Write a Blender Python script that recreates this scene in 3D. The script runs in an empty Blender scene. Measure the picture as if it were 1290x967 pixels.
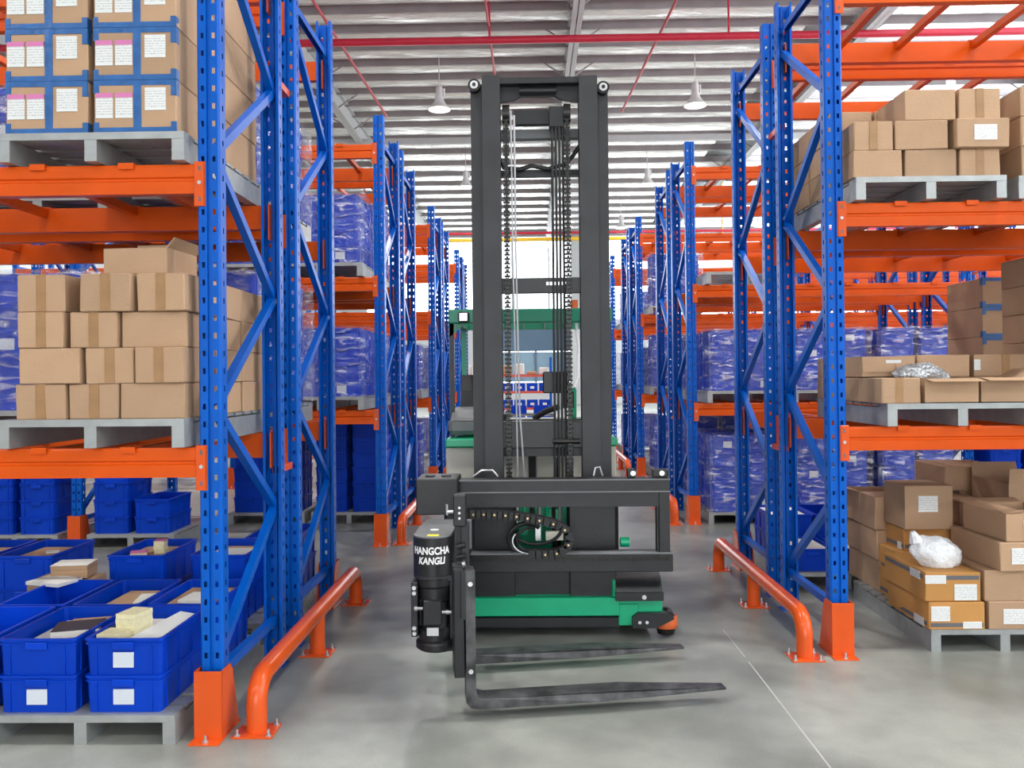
import bpy, bmesh, math, random
from mathutils import Vector, Matrix
random.seed(7)
R = random.Random(11)
S = bpy.context.scene
C = S.collection
PI = math.pi

# ------------------------------------------------------------------ camera
cd = bpy.data.cameras.new('camera'); cam = bpy.data.objects.new('camera', cd); C.objects.link(cam)
yaw, pit, rol = -.0183, .0082, .0097
fw = Vector((math.sin(yaw) * math.cos(pit), math.cos(yaw) * math.cos(pit), math.sin(pit)))
rt = Vector((math.cos(yaw), -math.sin(yaw), 0)); up = rt.cross(fw)
r2 = rt * math.cos(rol) - up * math.sin(rol); u2 = rt * math.sin(rol) + up * math.cos(rol)
m = Matrix((r2, u2, -fw)).transposed().to_4x4(); m.translation = Vector((0, 0, 1.5))
cam.matrix_world = m
cd.sensor_fit = 'HORIZONTAL'; cd.sensor_width = 36; cd.lens = 36 * 1040 / 1290
cd.shift_x = -4.2 / 1290; cd.shift_y = -17.3 / 1290
cd.clip_start = .05; cd.clip_end = 300
S.camera = cam

# ------------------------------------------------------------------ world, exposure
w = bpy.data.worlds.new('daylight'); S.world = w; w.use_nodes = True
w.node_tree.nodes['Background'].inputs[0].default_value = (.93, .97, 1, 1)
w.node_tree.nodes['Background'].inputs[1].default_value = 6.0
S.view_settings.view_transform = 'Standard'; S.view_settings.look = 'None'
S.view_settings.exposure = 0.0; S.view_settings.gamma = 1; S.view_settings.use_curve_mapping = False
LAMP_W = 180

# ------------------------------------------------------------------ materials
def nodes(name):
    m = bpy.data.materials.new(name); m.use_nodes = True
    nt = m.node_tree; return m, nt, nt.nodes['Principled BSDF']
def mat(name, col, rough=.5, metal=0, var=.06, scale=8, bump=0, emit=0, objvar=0, bscale=None, spec=None):
    m, nt, b = nodes(name); N = nt.nodes; L = nt.links
    b.inputs['Roughness'].default_value = rough; b.inputs['Metallic'].default_value = metal
    if spec is not None: b.inputs['Specular IOR Level'].default_value = spec
    tc = N.new('ShaderNodeTexCoord'); nz = N.new('ShaderNodeTexNoise')
    nz.inputs['Scale'].default_value = scale; nz.inputs['Detail'].default_value = 4
    L.new(tc.outputs['Object'], nz.inputs['Vector'])
    mr = N.new('ShaderNodeMapRange'); mr.inputs[1].default_value = .3; mr.inputs[2].default_value = .7
    mr.inputs[3].default_value = 1 - var; mr.inputs[4].default_value = 1 + var
    L.new(nz.outputs['Fac'], mr.inputs[0]); v = mr.outputs[0]
    if objvar:
        oi = N.new('ShaderNodeObjectInfo'); m2 = N.new('ShaderNodeMapRange')
        m2.inputs[3].default_value = 1 - objvar; m2.inputs[4].default_value = 1 + objvar
        L.new(oi.outputs['Random'], m2.inputs[0]); mm = N.new('ShaderNodeMath'); mm.operation = 'MULTIPLY'
        L.new(v, mm.inputs[0]); L.new(m2.outputs[0], mm.inputs[1]); v = mm.outputs[0]
    vm = N.new('ShaderNodeVectorMath'); vm.operation = 'SCALE'; vm.inputs[0].default_value = col[:3]
    L.new(v, vm.inputs['Scale']); L.new(vm.outputs[0], b.inputs['Base Color'])
    if bump:
        bn = N.new('ShaderNodeTexNoise'); bn.inputs['Scale'].default_value = bscale or scale * 4
        L.new(tc.outputs['Object'], bn.inputs['Vector'])
        bp = N.new('ShaderNodeBump'); bp.inputs['Strength'].default_value = bump; bp.inputs['Distance'].default_value = .01
        L.new(bn.outputs['Fac'], bp.inputs['Height']); L.new(bp.outputs[0], b.inputs['Normal'])
    if emit:
        b.inputs['Emission Color'].default_value = (*col[:3], 1); b.inputs['Emission Strength'].default_value = emit
    return m
M = {}
M['orange'] = mat('orange_enamel', (.68, .088, .012), .24, spec=.35, var=.07, scale=5)
M['beamo'] = mat('orange_beam_enamel', (.65, .082, .004), .32, spec=.25, var=.07, scale=5)
M['blue'] = mat('blue_enamel', (.0001, .092, .47), .32, spec=.2, var=.08, scale=6)
M['crate'] = mat('blue_crate_plastic', (.0002, .045, .48), .38, spec=.18, var=.05, scale=6, objvar=.12)
M['card'] = mat('brown_cardboard', (.435, .275, .165), .8, var=.05, scale=5, objvar=.1, bump=.15, bscale=60)
M['card_or'] = mat('orange_brown_cardboard', (.50, .24, .065), .75, var=.05, scale=5, objvar=.06, bump=.15, bscale=60)
M['card_in'] = mat('inner_cardboard', (.40, .25, .14), .85, var=.06)
M['tape'] = mat('brown_packing_tape', (.33, .18, .08), .4, var=.08, scale=20)
M['bluetape'] = mat('blue_packing_tape', (.02, .11, .33), .3, var=.2, scale=15, bump=.3, bscale=30)
M['galv'] = mat('galvanised_steel', (.38, .395, .395), .42, metal=.45, var=.12, scale=14)
M['black'] = mat('black_painted_steel', (.013, .013, .015), .42, spec=.4, var=.2, scale=9, bump=.08)
M['blackm'] = mat('mast_charcoal_steel', (.026, .026, .029), .5, spec=.4, var=.2, scale=5)
M['rubber'] = mat('black_rubber', (.012, .012, .013), .6, var=.1)
M['chainm'] = mat('oiled_chain_steel', (.022, .021, .020), .35, metal=.6, var=.3, scale=60)
M['green'] = mat('green_enamel', (.0, .36, .17), .35, var=.06)
M['greend'] = mat('deep_green_enamel', (.0, .20, .11), .4, var=.06)
M['chrome'] = mat('chrome', (.75, .75, .77), .18, metal=1, var=.03)
M['silver'] = mat('bright_steel', (.55, .55, .56), .35, metal=.8, var=.06)
M['cream'] = mat('cream_panel', (.55, .53, .45), .5, var=.04)
M['polyu'] = mat('orange_roller', (.60, .12, .03), .45, var=.1)
M['yellow'] = mat('yellow_sticker', (.85, .75, .02), .5, var=.03)
M['white'] = mat('white_print', (.8, .8, .8), .5, var=.02)
M['grey'] = mat('grey_plastic', (.16, .165, .17), .6, var=.1)
M['paper'] = mat('paper', (.70, .69, .65), .8, var=.06, scale=30)
M['cream_paper'] = mat('cream_paper_pad', (.72, .66, .42), .8, var=.08, scale=40)
M['darkcover'] = mat('black_notebook_cover', (.03, .03, .04), .5)
M['red'] = mat('red_pipe_enamel', (.55, .02, .05), .4, var=.05)
M['pinkred'] = mat('thin_red_pipe', (.50, .07, .09), .5)
M['yellowp'] = mat('yellow_gas_pipe', (.80, .48, .02), .4)
M['steelw'] = mat('white_roof_steel', (.50, .51, .52), .5, var=.04)
M['purlin'] = mat('purlin_steel', (.31, .285, .295), .5, metal=.2, var=.1, scale=2)
M['wallw'] = mat('wall_cladding', (.62, .64, .66), .6, var=.04, scale=1)
M['walld'] = mat('wall_blue_cladding', (.10, .17, .26), .5, var=.08, scale=1)
M['glow'] = mat('lamp_lens', (1, .98, .93), .5, emit=9, var=0)
M['lampw'] = mat('lamp_reflector', (.70, .70, .70), .4)
M['stripe'] = mat('grey_print_stripe', (.12, .12, .13), .7)
M['forksteel'] = mat('scuffed_fork_steel', (.06, .06, .063), .42, metal=.3, var=.7, scale=14)
M['pink'] = mat('pink_print', (.62, .18, .40), .6)
M['redshelf'] = mat('red_shelf_enamel', (.62, .09, .06), .4)

def label_mat(name, base, ink, rows=8):
    m, nt, b = nodes(name); N = nt.nodes; L = nt.links; b.inputs['Roughness'].default_value = .6
    tc = N.new('ShaderNodeTexCoord'); sp = N.new('ShaderNodeSeparateXYZ'); L.new(tc.outputs['Generated'], sp.inputs[0])
    def mth(op, a, c=None, d=None):
        n = N.new('ShaderNodeMath'); n.operation = op
        for i, x in enumerate((a, c, d)):
            if x is None: continue
            if isinstance(x, (int, float)): n.inputs[i].default_value = x
            else: L.new(x, n.inputs[i])
        return n.outputs[0]
    zr = mth('MULTIPLY', sp.outputs[2], rows); fr = mth('FRACT', zr)
    band = mth('MULTIPLY', mth('GREATER_THAN', fr, .3), mth('LESS_THAN', fr, .62))
    xy = mth('ADD', sp.outputs[0], sp.outputs[1])
    cb = N.new('ShaderNodeCombineXYZ'); L.new(mth('MULTIPLY', xy, 22), cb.inputs[0]); L.new(mth('FLOOR', zr), cb.inputs[1])
    nz = N.new('ShaderNodeTexNoise'); nz.inputs['Scale'].default_value = 1.3; L.new(cb.outputs[0], nz.inputs['Vector'])
    k = mth('MULTIPLY', band, mth('GREATER_THAN', nz.outputs['Fac'], .5))
    mid = mth('MULTIPLY', mth('GREATER_THAN', sp.outputs[2], .1), mth('LESS_THAN', sp.outputs[2], .93))
    k = mth('MULTIPLY', mth('MULTIPLY', k, mid), .6)
    mx = N.new('ShaderNodeMix'); mx.data_type = 'RGBA'; mx.inputs[6].default_value = (*base, 1); mx.inputs[7].default_value = (*ink, 1)
    L.new(k, mx.inputs[0]); L.new(mx.outputs[2], b.inputs['Base Color']); return m
M['label'] = label_mat('printed_label', (.72, .73, .72), (.12, .12, .13), 9)
M['plainlabel'] = label_mat('faded_crate_label', (.60, .64, .70), (.45, .48, .55), 6)

def film_mat():
    m, nt, b = nodes('stretch_film'); N = nt.nodes; L = nt.links
    N.remove(b); out = N['Material Output']
    tr = N.new('ShaderNodeBsdfTransparent'); gl = N.new('ShaderNodeBsdfGlossy'); df = N.new('ShaderNodeBsdfDiffuse')
    tr.inputs[0].default_value = (.93, .94, .97, 1)
    gl.inputs['Roughness'].default_value = .16; gl.inputs[0].default_value = (1, 1, 1, 1); df.inputs[0].default_value = (.8, .83, .9, 1)
    tc = N.new('ShaderNodeTexCoord'); mp = N.new('ShaderNodeMapping'); mp.inputs['Scale'].default_value = (3.2, 3.2, 11)
    L.new(tc.outputs['Object'], mp.inputs[0])
    nz = N.new('ShaderNodeTexNoise'); nz.inputs['Scale'].default_value = 2.2; nz.inputs['Detail'].default_value = 6; nz.inputs['Distortion'].default_value = .8
    L.new(mp.outputs[0], nz.inputs['Vector'])
    bp = N.new('ShaderNodeBump'); bp.inputs['Strength'].default_value = .8; bp.inputs['Distance'].default_value = .04
    L.new(nz.outputs['Fac'], bp.inputs['Height']); L.new(bp.outputs[0], gl.inputs['Normal'])
    mr = N.new('ShaderNodeMapRange'); mr.inputs[1].default_value = .53; mr.inputs[2].default_value = .63; mr.inputs[3].default_value = .035; mr.inputs[4].default_value = .42
    L.new(nz.outputs['Fac'], mr.inputs[0])
    m1 = N.new('ShaderNodeMixShader'); m1.inputs[0].default_value = .72; L.new(df.outputs[0], m1.inputs[1]); L.new(gl.outputs[0], m1.inputs[2])
    m2 = N.new('ShaderNodeMixShader'); L.new(mr.outputs[0], m2.inputs[0]); L.new(tr.outputs[0], m2.inputs[1]); L.new(m1.outputs[0], m2.inputs[2])
    m3 = N.new('ShaderNodeMixShader'); m3.inputs[0].default_value = .05; L.new(m2.outputs[0], m3.inputs[1]); L.new(gl.outputs[0], m3.inputs[2])
    L.new(m3.outputs[0], out.inputs[0]); return m
M['film'] = film_mat()
def foil_mat():
    m, nt, b = nodes('silver_foil'); N = nt.nodes; L = nt.links
    b.inputs['Metallic'].default_value = .6; b.inputs['Roughness'].default_value = .22; b.inputs['Base Color'].default_value = (.95, .95, .94, 1)
    tc = N.new('ShaderNodeTexCoord'); mp = N.new('ShaderNodeMapping'); mp.inputs['Scale'].default_value = (.9, 3, 1); mp.inputs['Rotation'].default_value = (0, 0, .35)
    L.new(tc.outputs['Object'], mp.inputs[0]); nz = N.new('ShaderNodeTexNoise'); nz.inputs['Scale'].default_value = 3; nz.inputs['Detail'].default_value = 6
    L.new(mp.outputs[0], nz.inputs['Vector']); bp = N.new('ShaderNodeBump'); bp.inputs['Strength'].default_value = 1; bp.inputs['Distance'].default_value = .09
    L.new(nz.outputs['Fac'], bp.inputs['Height']); L.new(bp.outputs[0], b.inputs['Normal']); return m
M['foil'] = foil_mat()
def sheen_mat():   # translucent rooflight sheet
    m, nt, b = nodes('rooflight_sheet'); N = nt.nodes; L = nt.links; N.remove(b)
    tr = N.new('ShaderNodeBsdfTransparent'); tl = N.new('ShaderNodeBsdfTranslucent'); tl.inputs[0].default_value = (.9, .93, .95, 1)
    mx = N.new('ShaderNodeMixShader'); mx.inputs[0].default_value = .4; L.new(tr.outputs[0], mx.inputs[1]); L.new(tl.outputs[0], mx.inputs[2])
    L.new(mx.outputs[0], N['Material Output'].inputs[0]); return m
M['skylight'] = sheen_mat()
def bag_mat():
    m = mat('clear_plastic_bag', (.80, .82, .84), .25, var=.12, scale=60, bump=.9, bscale=45); return m
M['bag'] = bag_mat()
M['silverbag'] = mat('silver_bag', (.50, .52, .54), .28, metal=.5, var=.5, scale=90, bump=1, bscale=70)
def floor_mat():
    m, nt, b = nodes('polished_concrete'); N = nt.nodes; L = nt.links
    tc = N.new('ShaderNodeTexCoord')
    def nz(s, d, dist=0):
        n = N.new('ShaderNodeTexNoise'); n.inputs['Scale'].default_value = s; n.inputs['Detail'].default_value = d; n.inputs['Distortion'].default_value = dist
        L.new(tc.outputs['Object'], n.inputs['Vector']); return n.outputs['Fac']
    a = nz(.9, 6, .6); c = nz(6, 8); d = nz(120, 3)
    cr = N.new('ShaderNodeValToRGB'); L.new(a, cr.inputs[0])
    cr.color_ramp.elements[0].position = .35; cr.color_ramp.elements[0].color = (.18, .188, .168, 1)
    cr.color_ramp.elements[1].position = .62; cr.color_ramp.elements[1].color = (.315, .325, .295, 1)
    cr2 = N.new('ShaderNodeMapRange'); L.new(c, cr2.inputs[0]); cr2.inputs[1].default_value = .3; cr2.inputs[2].default_value = .7; cr2.inputs[3].default_value = .88; cr2.inputs[4].default_value = 1.1
    cr3 = N.new('ShaderNodeMapRange'); L.new(d, cr3.inputs[0]); cr3.inputs[1].default_value = .3; cr3.inputs[2].default_value = .7; cr3.inputs[3].default_value = .93; cr3.inputs[4].default_value = 1.06
    mm = N.new('ShaderNodeMath'); mm.operation = 'MULTIPLY'; L.new(cr2.outputs[0], mm.inputs[0]); L.new(cr3.outputs[0], mm.inputs[1])
    vm = N.new('ShaderNodeVectorMath'); vm.operation = 'SCALE'; L.new(cr.outputs[0], vm.inputs[0]); L.new(mm.outputs[0], vm.inputs['Scale'])
    L.new(vm.outputs[0], b.inputs['Base Color'])
    rr = N.new('ShaderNodeMapRange'); L.new(a, rr.inputs[0]); rr.inputs[1].default_value = .3; rr.inputs[2].default_value = .7; rr.inputs[3].default_value = .28; rr.inputs[4].default_value = .45
    L.new(rr.outputs[0], b.inputs['Roughness'])
    bp = N.new('ShaderNodeBump'); bp.inputs['Strength'].default_value = .05; L.new(c, bp.inputs['Height']); L.new(bp.outputs[0], b.inputs['Normal'])
    return m
M['floor'] = floor_mat()

# ------------------------------------------------------------------ mesh helpers
class MB:
    def __init__(s): s.v = []; s.f = []; s.m = []
    def add(s, vs, fs, mi=0):
        o = len(s.v); s.v += [tuple(p) for p in vs]; s.f += [tuple(i + o for i in f) for f in fs]; s.m += [mi] * len(fs); return s
    def box(s, x0, x1, y0, y1, z0, z1, mi=0, c=0):
        if x0 > x1: x0, x1 = x1, x0
        if y0 > y1: y0, y1 = y1, y0
        if z0 > z1: z0, z1 = z1, z0
        if c:   # box with chamfered edges
            P = [(x0 + c, y0), (x1 - c, y0), (x1, y0 + c), (x1, y1 - c), (x1 - c, y1), (x0 + c, y1), (x0, y1 - c), (x0, y0 + c)]
            Q = [(x0 + c, y0 + c), (x1 - c, y0 + c), (x1 - c, y0 + c), (x1 - c, y1 - c), (x1 - c, y1 - c), (x0 + c, y1 - c), (x0 + c, y1 - c), (x0 + c, y0 + c)]
            vs = [(a, b, z0) for a, b in Q] + [(a, b, z0 + c) for a, b in P] + [(a, b, z1 - c) for a, b in P] + [(a, b, z1) for a, b in Q]
            fs = [(7, 6, 5, 4, 3, 2, 1, 0), tuple(range(24, 32))]
            for k in range(3):
                for i in range(8): j = (i + 1) % 8; fs.append((k * 8 + i, k * 8 + j, k * 8 + 8 + j, k * 8 + 8 + i))
            return s.add(vs, fs, mi)
        vs = [(x0, y0, z0), (x1, y0, z0), (x1, y1, z0), (x0, y1, z0), (x0, y0, z1), (x1, y0, z1), (x1, y1, z1), (x0, y1, z1)]
        return s.add(vs, [(3, 2, 1, 0), (4, 5, 6, 7), (0, 1, 5, 4), (1, 2, 6, 5), (2, 3, 7, 6), (3, 0, 4, 7)], mi)
    def prism(s, poly, axis, a, b, mi=0):   # poly in the two other axes (cyclic order)
        n = len(poly)
        def P(p, t):
            if axis == 'z': return (p[0], p[1], t)
            if axis == 'x': return (t, p[0], p[1])
            return (p[0], t, p[1])
        vs = [P(p, a) for p in poly] + [P(p, b) for p in poly]
        fs = [tuple(range(n - 1, -1, -1)), tuple(range(n, 2 * n))] + [(i, (i + 1) % n, n + (i + 1) % n, n + i) for i in range(n)]
        return s.add(vs, fs, mi)
    def cyl(s, p0, p1, r, n=12, r1=None, mi=0, caps=True):
        p0 = Vector(p0); p1 = Vector(p1); d = (p1 - p0).normalized(); a = d.orthogonal().normalized(); b = d.cross(a)
        r1 = r if r1 is None else r1
        vs = [p0 + (a * math.cos(2 * PI * i / n) + b * math.sin(2 * PI * i / n)) * r for i in range(n)] + [p1 + (a * math.cos(2 * PI * i / n) + b * math.sin(2 * PI * i / n)) * r1 for i in range(n)]
        fs = [(i, (i + 1) % n, n + (i + 1) % n, n + i) for i in range(n)]
        if caps: fs += [tuple(range(n - 1, -1, -1)), tuple(range(n, 2 * n))]
        return s.add(vs, fs, mi)
    def tube(s, pts, r, n=10, mi=0):
        P = [Vector(p) for p in pts]; rings = []; a = None
        for i, p in enumerate(P):
            d = ((P[min(i + 1, len(P) - 1)] - p).normalized() + (p - P[max(i - 1, 0)]).normalized()).normalized()
            a = (d.orthogonal() if a is None else a - d * a.dot(d)).normalized(); b = d.cross(a)
            rings.append([p + (a * math.cos(2 * PI * k / n) + b * math.sin(2 * PI * k / n)) * r for k in range(n)])
        vs = [q for g in rings for q in g]; fs = []
        for i in range(len(P) - 1):
            for k in range(n): j = (k + 1) % n; fs.append((i * n + k, i * n + j, i * n + n + j, i * n + n + k))
        fs += [tuple(range(n - 1, -1, -1)), tuple(len(vs) - n + k for k in range(n))]
        return s.add(vs, fs, mi)
    def lathe(s, prof, cx, cy, n=20, mi=0):
        vs = [(cx + r * math.cos(2 * PI * k / n), cy + r * math.sin(2 * PI * k / n), z) for r, z in prof for k in range(n)]
        fs = [(i * n + k, i * n + (k + 1) % n, i * n + n + (k + 1) % n, i * n + n + k) for i in range(len(prof) - 1) for k in range(n)]
        return s.add(vs, fs, mi)
    def mesh(s, name, mats, smooth=False):
        me = bpy.data.meshes.new(name); me.from_pydata(s.v, [], s.f)
        for k in (mats if isinstance(mats, (list, tuple)) else [mats]): me.materials.append(M[k] if isinstance(k, str) else k)
        me.polygons.foreach_set('material_index', s.m)
        bm = bmesh.new(); bm.from_mesh(me); bmesh.ops.recalc_face_normals(bm, faces=bm.faces); bm.to_mesh(me); bm.free()
        if smooth:
            me.shade_smooth(); me.set_sharp_from_angle(angle=math.radians(38))
        return me
def ob(name, data, parent=None, loc=(0, 0, 0), rot=(0, 0, 0)):
    o = bpy.data.objects.new(name, data); C.objects.link(o); o.parent = parent; o.location = loc; o.rotation_euler = rot; return o
def tag(o, label=None, cat=None, group=None, kind=None):
    if label: o['label'] = label
    if cat: o['category'] = cat
    if group: o['group'] = group
    if kind: o['kind'] = kind
    return o
def thing(name, loc, label, cat, group=None, rz=0): return tag(ob(name, None, None, loc, (0, 0, rz)), label, cat, group)
class W(MB):      # mesh written in world coordinates, hung under a parent Empty at `org`
    def put(s, name, mats, parent=None, org=(0, 0, 0), smooth=False):
        s.v = [(x - org[0], y - org[1], z - org[2]) for x, y, z in s.v]
        return ob(name, s.mesh(name, mats, smooth), parent)

# ------------------------------------------------------------------ layout numbers (metres)
XL, XR = -1.309, 1.595          # aisle faces of the left / right uprights
UW, UD = .096, .07
DEP, GAP = .90, .25             # rack depth, gap between back-to-back racks
LEFT0, RIGHT0, PITCH = 3.47, 4.46, 3.955
LV = (1.214, 2.416, 3.618)      # beam tops
TOP = 3.88; BH = .125
BAY = 2.775

# ================================================================== SETTING
fl = W().box(-17, 17, -9, 46, -.2, 0); f = fl.put('floor', 'floor'); tag(f, kind='structure', label='grey polished concrete warehouse floor')
j = W()
def strip(p, q, wd, z=.0012):
    d = (Vector(q) - Vector(p)).normalized(); n = Vector((-d.y, d.x)) * wd / 2
    return [(p[0] + n.x, p[1] + n.y, z), (q[0] + n.x, q[1] + n.y, z), (q[0] - n.x, q[1] - n.y, z), (p[0] - n.x, p[1] - n.y, z)]
M['joint'] = mat('pale_joint_filler', (.52, .52, .50), .6); M['scuff'] = mat('tyre_scuff', (.20, .20, .19), .5)
for p, q in (((1.125, 4.35), (1.13, 2.0)), ((1.12, 4.9), (1.125, 4.42))):
    j.add(strip(p, q, .006), [(0, 1, 2, 3)])
j.put('floor_joint', 'joint', f)
# roof: purlins, foil between them, rooflights on the right
RZ = 9.0
ceil = W().box(-17, 7.2, -9, 46, RZ + .25, RZ + .3); ceilo = ceil.put('ceiling', 'steelw'); tag(ceilo, kind='structure', label='roof lined with silver foil over steel purlins')
rs = W().box(7.2, 17, -9, 46, RZ + .25, RZ + .3)
rr = W()
ys = [-9 + .95 * i for i in range(36)]; y = ys[-1]
while y < 45: y += 1.5; ys.append(y)
def foil(x0, x1, pw, seed):
    rg = random.Random(seed); b = MB(); nx, ny = int((x1 - x0) / .6), 7
    for i in range(nx + 1):
        for k in range(ny + 1):
            t = k / ny
            b.v.append((x0 + (x1 - x0) * i / nx, t * pw, -.16 * math.sin(PI * t) ** .8 + (rg.random() - .5) * .035 * math.sin(PI * t)))
    for i in range(nx):
        for k in range(ny): a = i * (ny + 1) + k; b.f.append((a, a + 1, a + ny + 2, a + ny + 1)); b.m.append(0)
    return b.mesh('foil_sheet', 'foil', True)
FL = {}
pm = MB().prism([(0, -.2), (.06, -.2), (.06, -.185), (.012, -.185), (.012, 0), (0, 0)], 'x', -17, 17).mesh('purlin', 'purlin')
SKY = set()
for i in range(len(ys) - 1):
    pw = round(ys[i + 1] - ys[i], 2)
    ob('purlin', pm, ceilo, (0, ys[i], RZ + .12))
    skyl = i % 4 in (0, 1)
    x1 = 6.0 if skyl else 17
    key = (pw, x1, i % 3)
    if key not in FL: FL[key] = foil(-17, x1, pw, hash(key) % 1000)
    ob('foil_sheet', FL[key], ceilo, (0, ys[i], RZ + .12))
    if skyl:
        ob('rooflight', MB().box(6.0, 17, .02, pw - .02, .05, .06).mesh('rooflight', 'skylight'), ceilo, (0, ys[i], RZ + .08))
    else:
        rr.box(7.2, 17, ys[i], ys[i + 1], RZ + .25, RZ + .27)
rr.put('roof_sheet', 'steelw', ceilo)
# rafters with fly braces
for k, x in enumerate((-11.0, -5.0, .98, 7.0, 13.0)):
    b = W(); H0, H1 = 8.5, 8.98
    b.box(x - .11, x + .11, -9, 46, H0, H0 + .02).box(x - .11, x + .11, -9, 46, H1 - .02, H1).box(x - .008, x + .008, -9, 46, H0, H1)
    ra = b.put('rafter', 'steelw', ceilo)
    bb = W()
    for yy in ys[20:40:2]:
        for sx in (-1, 1): bb.tube([(x + sx * .02, yy, H0 + .05), (x + sx * .7, yy, RZ)], .022, 4)
    bb.put('fly_brace', 'purlin', ra)
tag(W().box(-17, 17, 24.4, 24.55, 8.45, 8.62).put('trim_1', 'steelw'), kind='structure', label='pale steel tie beam crossing under the roof')
# walls
tag(W().box(-17.2, -17, -9, 46, 0, 9.3).put('wall_left', 'wallw'), kind='structure')
b = W().box(13.6, 13.8, -9, 46, 0, 3.6).box(13.6, 13.8, -9, 46, 8.8, 9.3)
for y in range(-9, 46, 6): b.box(13.6, 13.8, y, y + .5, 3.6, 8.8)
wr = b.put('wall_right', 'wallw'); tag(wr, kind='structure')
fr = W().box(-17, 13.6, -9.2, -9, 5.0, 9.3).box(-17, -4, -9.2, -9, 0, 5.0).box(4, 13.6, -9.2, -9, 0, 5.0)
tag(fr.put('wall_front', 'wallw'), kind='structure', label='grey cladding wall behind the viewer with a loading door')
# back wall with a glazed office front
b = W(); b.box(-17, -2.6, 45, 45.2, 0, 4.6).box(3.2, 17, 45, 45.2, 0, 4.6).box(-17, -9, 45, 45.2, 4.6, 9.3).box(-9, 17, 45, 45.2, 8.9, 9.3).box(-2.6, 3.2, 45, 45.2, 4.3, 4.6)
for k in range(14): b.box(-9 + k * 2, -8.9 + k * 2, 45, 45.2, 4.6, 8.9)
b.box(-2.6, 3.2, 45, 45.2, 0, 1.2)
wb = b.put('wall_back', 'wallw'); tag(wb, kind='structure', label='white back wall with a bright window band')
win = W()
for k in range(4): win.box(-2.6 + 1.45 * k + .06, -2.6 + 1.45 * (k + 1) - .06, 45.05, 45.08, 1.25, 2.85)
wn = W().box(-2.6, 3.2, 44.98, 45.1, 2.9, 4.3)
for k in range(5): wn.box(-2.66 + 1.45 * k, -2.54 + 1.45 * k, 44.96, 45.12, 1.2, 4.3)
w1 = wn.put('window_1', 'walld'); tag(w1, kind='structure', label='glazed office front with dark blue panels in the back wall')
M['pane'] = mat('blue_grey_glass', (.20, .33, .45), .15, var=.1, scale=1)
win.put('pane', 'pane', w1)
tag(W().box(2.2, 3.0, 44.0, 44.8, 0, 9.0).put('trim_2', 'steelw'), kind='structure', label='white column before the back wall')

# pipes under the roof
def pipe(name, pts, r, m, label, hang=()):
    t = thing(name, pts[0], label, 'pipe'); W().tube(pts, r, 10).put('pipe_run', m, t, pts[0], True)
    for h in hang: W().tube([h, (h[0], h[1], RZ)], .02, 6).put('hanger', m, t, pts[0])
pipe('sprinkler_pipe', [(-16, 16.4, 8.22), (16, 16.4, 8.22)], .075, 'red', 'thick red sprinkler pipe crossing the roof in front of the mast top', [(-.75, 16.4, 8.22), (4.0, 16.4, 8.22)])
pipe('sprinkler_pipe', [(-4.1, 12, 8.6), (-3.7, 21.5, 8.35)], .03, 'pinkred', 'thin red pipe slanting down above the left racks')
pipe('sprinkler_pipe', [(-.78, 12, 8.5), (-.75, 22, 8.5)], .025, 'pinkred', 'thin red pipe dropping behind the mast top from above')
pipe('sprinkler_pipe', [(2.95, 12, 8.5), (2.45, 21.5, 8.4)], .028, 'pinkred', 'thin red pipe slanting to the right of the mast')
pipe('sprinkler_pipe', [(-16, 30, 6.73), (16, 30, 6.73)], .05, 'red', 'distant red pipe crossing just above the yellow pipe', [(k, 30, 6.73) for k in (-12, -6, 6, 12)])
pipe('gas_pipe', [(-16, 30, 6.5), (16, 30, 6.5)], .07, 'yellowp', 'distant yellow pipe crossing the hall behind the mast', [(k, 30, 6.5) for k in (-11, -5, 7, 13)])

# hanging high-bay lamps
lampmeshes = (MB().cyl((0, 0, .55), (0, 0, 1.25), .012, 8).mesh('rod', 'lampw'),
              MB().lathe([(.0, .55), (.07, .55), (.085, .5), (.085, .32), (.10, .28)], 0, 0, 16).cyl((.11, 0, .3), (.11, 0, .5), .03, 8).mesh('gear_housing', 'lampw', True),
              MB().lathe([(.10, .28), (.12, .2), (.2, .08), (.27, .02), (.27, 0), (.26, 0), (.18, .09), (.09, .25)], 0, 0, 20).mesh('reflector', 'lampw', True),
              MB().lathe([(.0, -.03), (.15, -.02), (.24, .015)], 0, 0, 20).mesh('lens', 'glow', True))
ld = bpy.data.lights.new('lamp_light', 'AREA'); ld.shape = 'DISK'; ld.size = .5; ld.energy = LAMP_W; ld.color = (1, .985, .95); ld.spread = math.radians(165)
def hb_label(x, y):
    side = {-14.1: 'far left', -8.1: 'left', -2.1: 'just left of the mast', 3.95: 'right of the mast', 9.9: 'far right'}[x]
    row = {-4.5: 'behind the viewer', 3.5: 'above the front racks', 11.5: 'above the second aisle', 19.5: 'nearest visible row', 27.5: 'second visible row', 35.5: 'third visible row'}[y]
    return f'white bell-shaped high-bay lamp on a rod, {side}, {row}'
for y in (-4.5, 3.5, 11.5, 19.5, 27.5, 35.5):
    for x in (-14.1, -8.1, -2.1, 3.95, 9.9):
        t = thing('pendant_lamp', (x, y, 7.85), hb_label(x, y), 'lamp', 'high-bay lamps')
        for n, me in zip(('rod', 'gear_housing', 'reflector', 'lens'), lampmeshes): ob(n, me, t)
        ob('lamp_light', ld, t, (0, 0, -.06))

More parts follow.
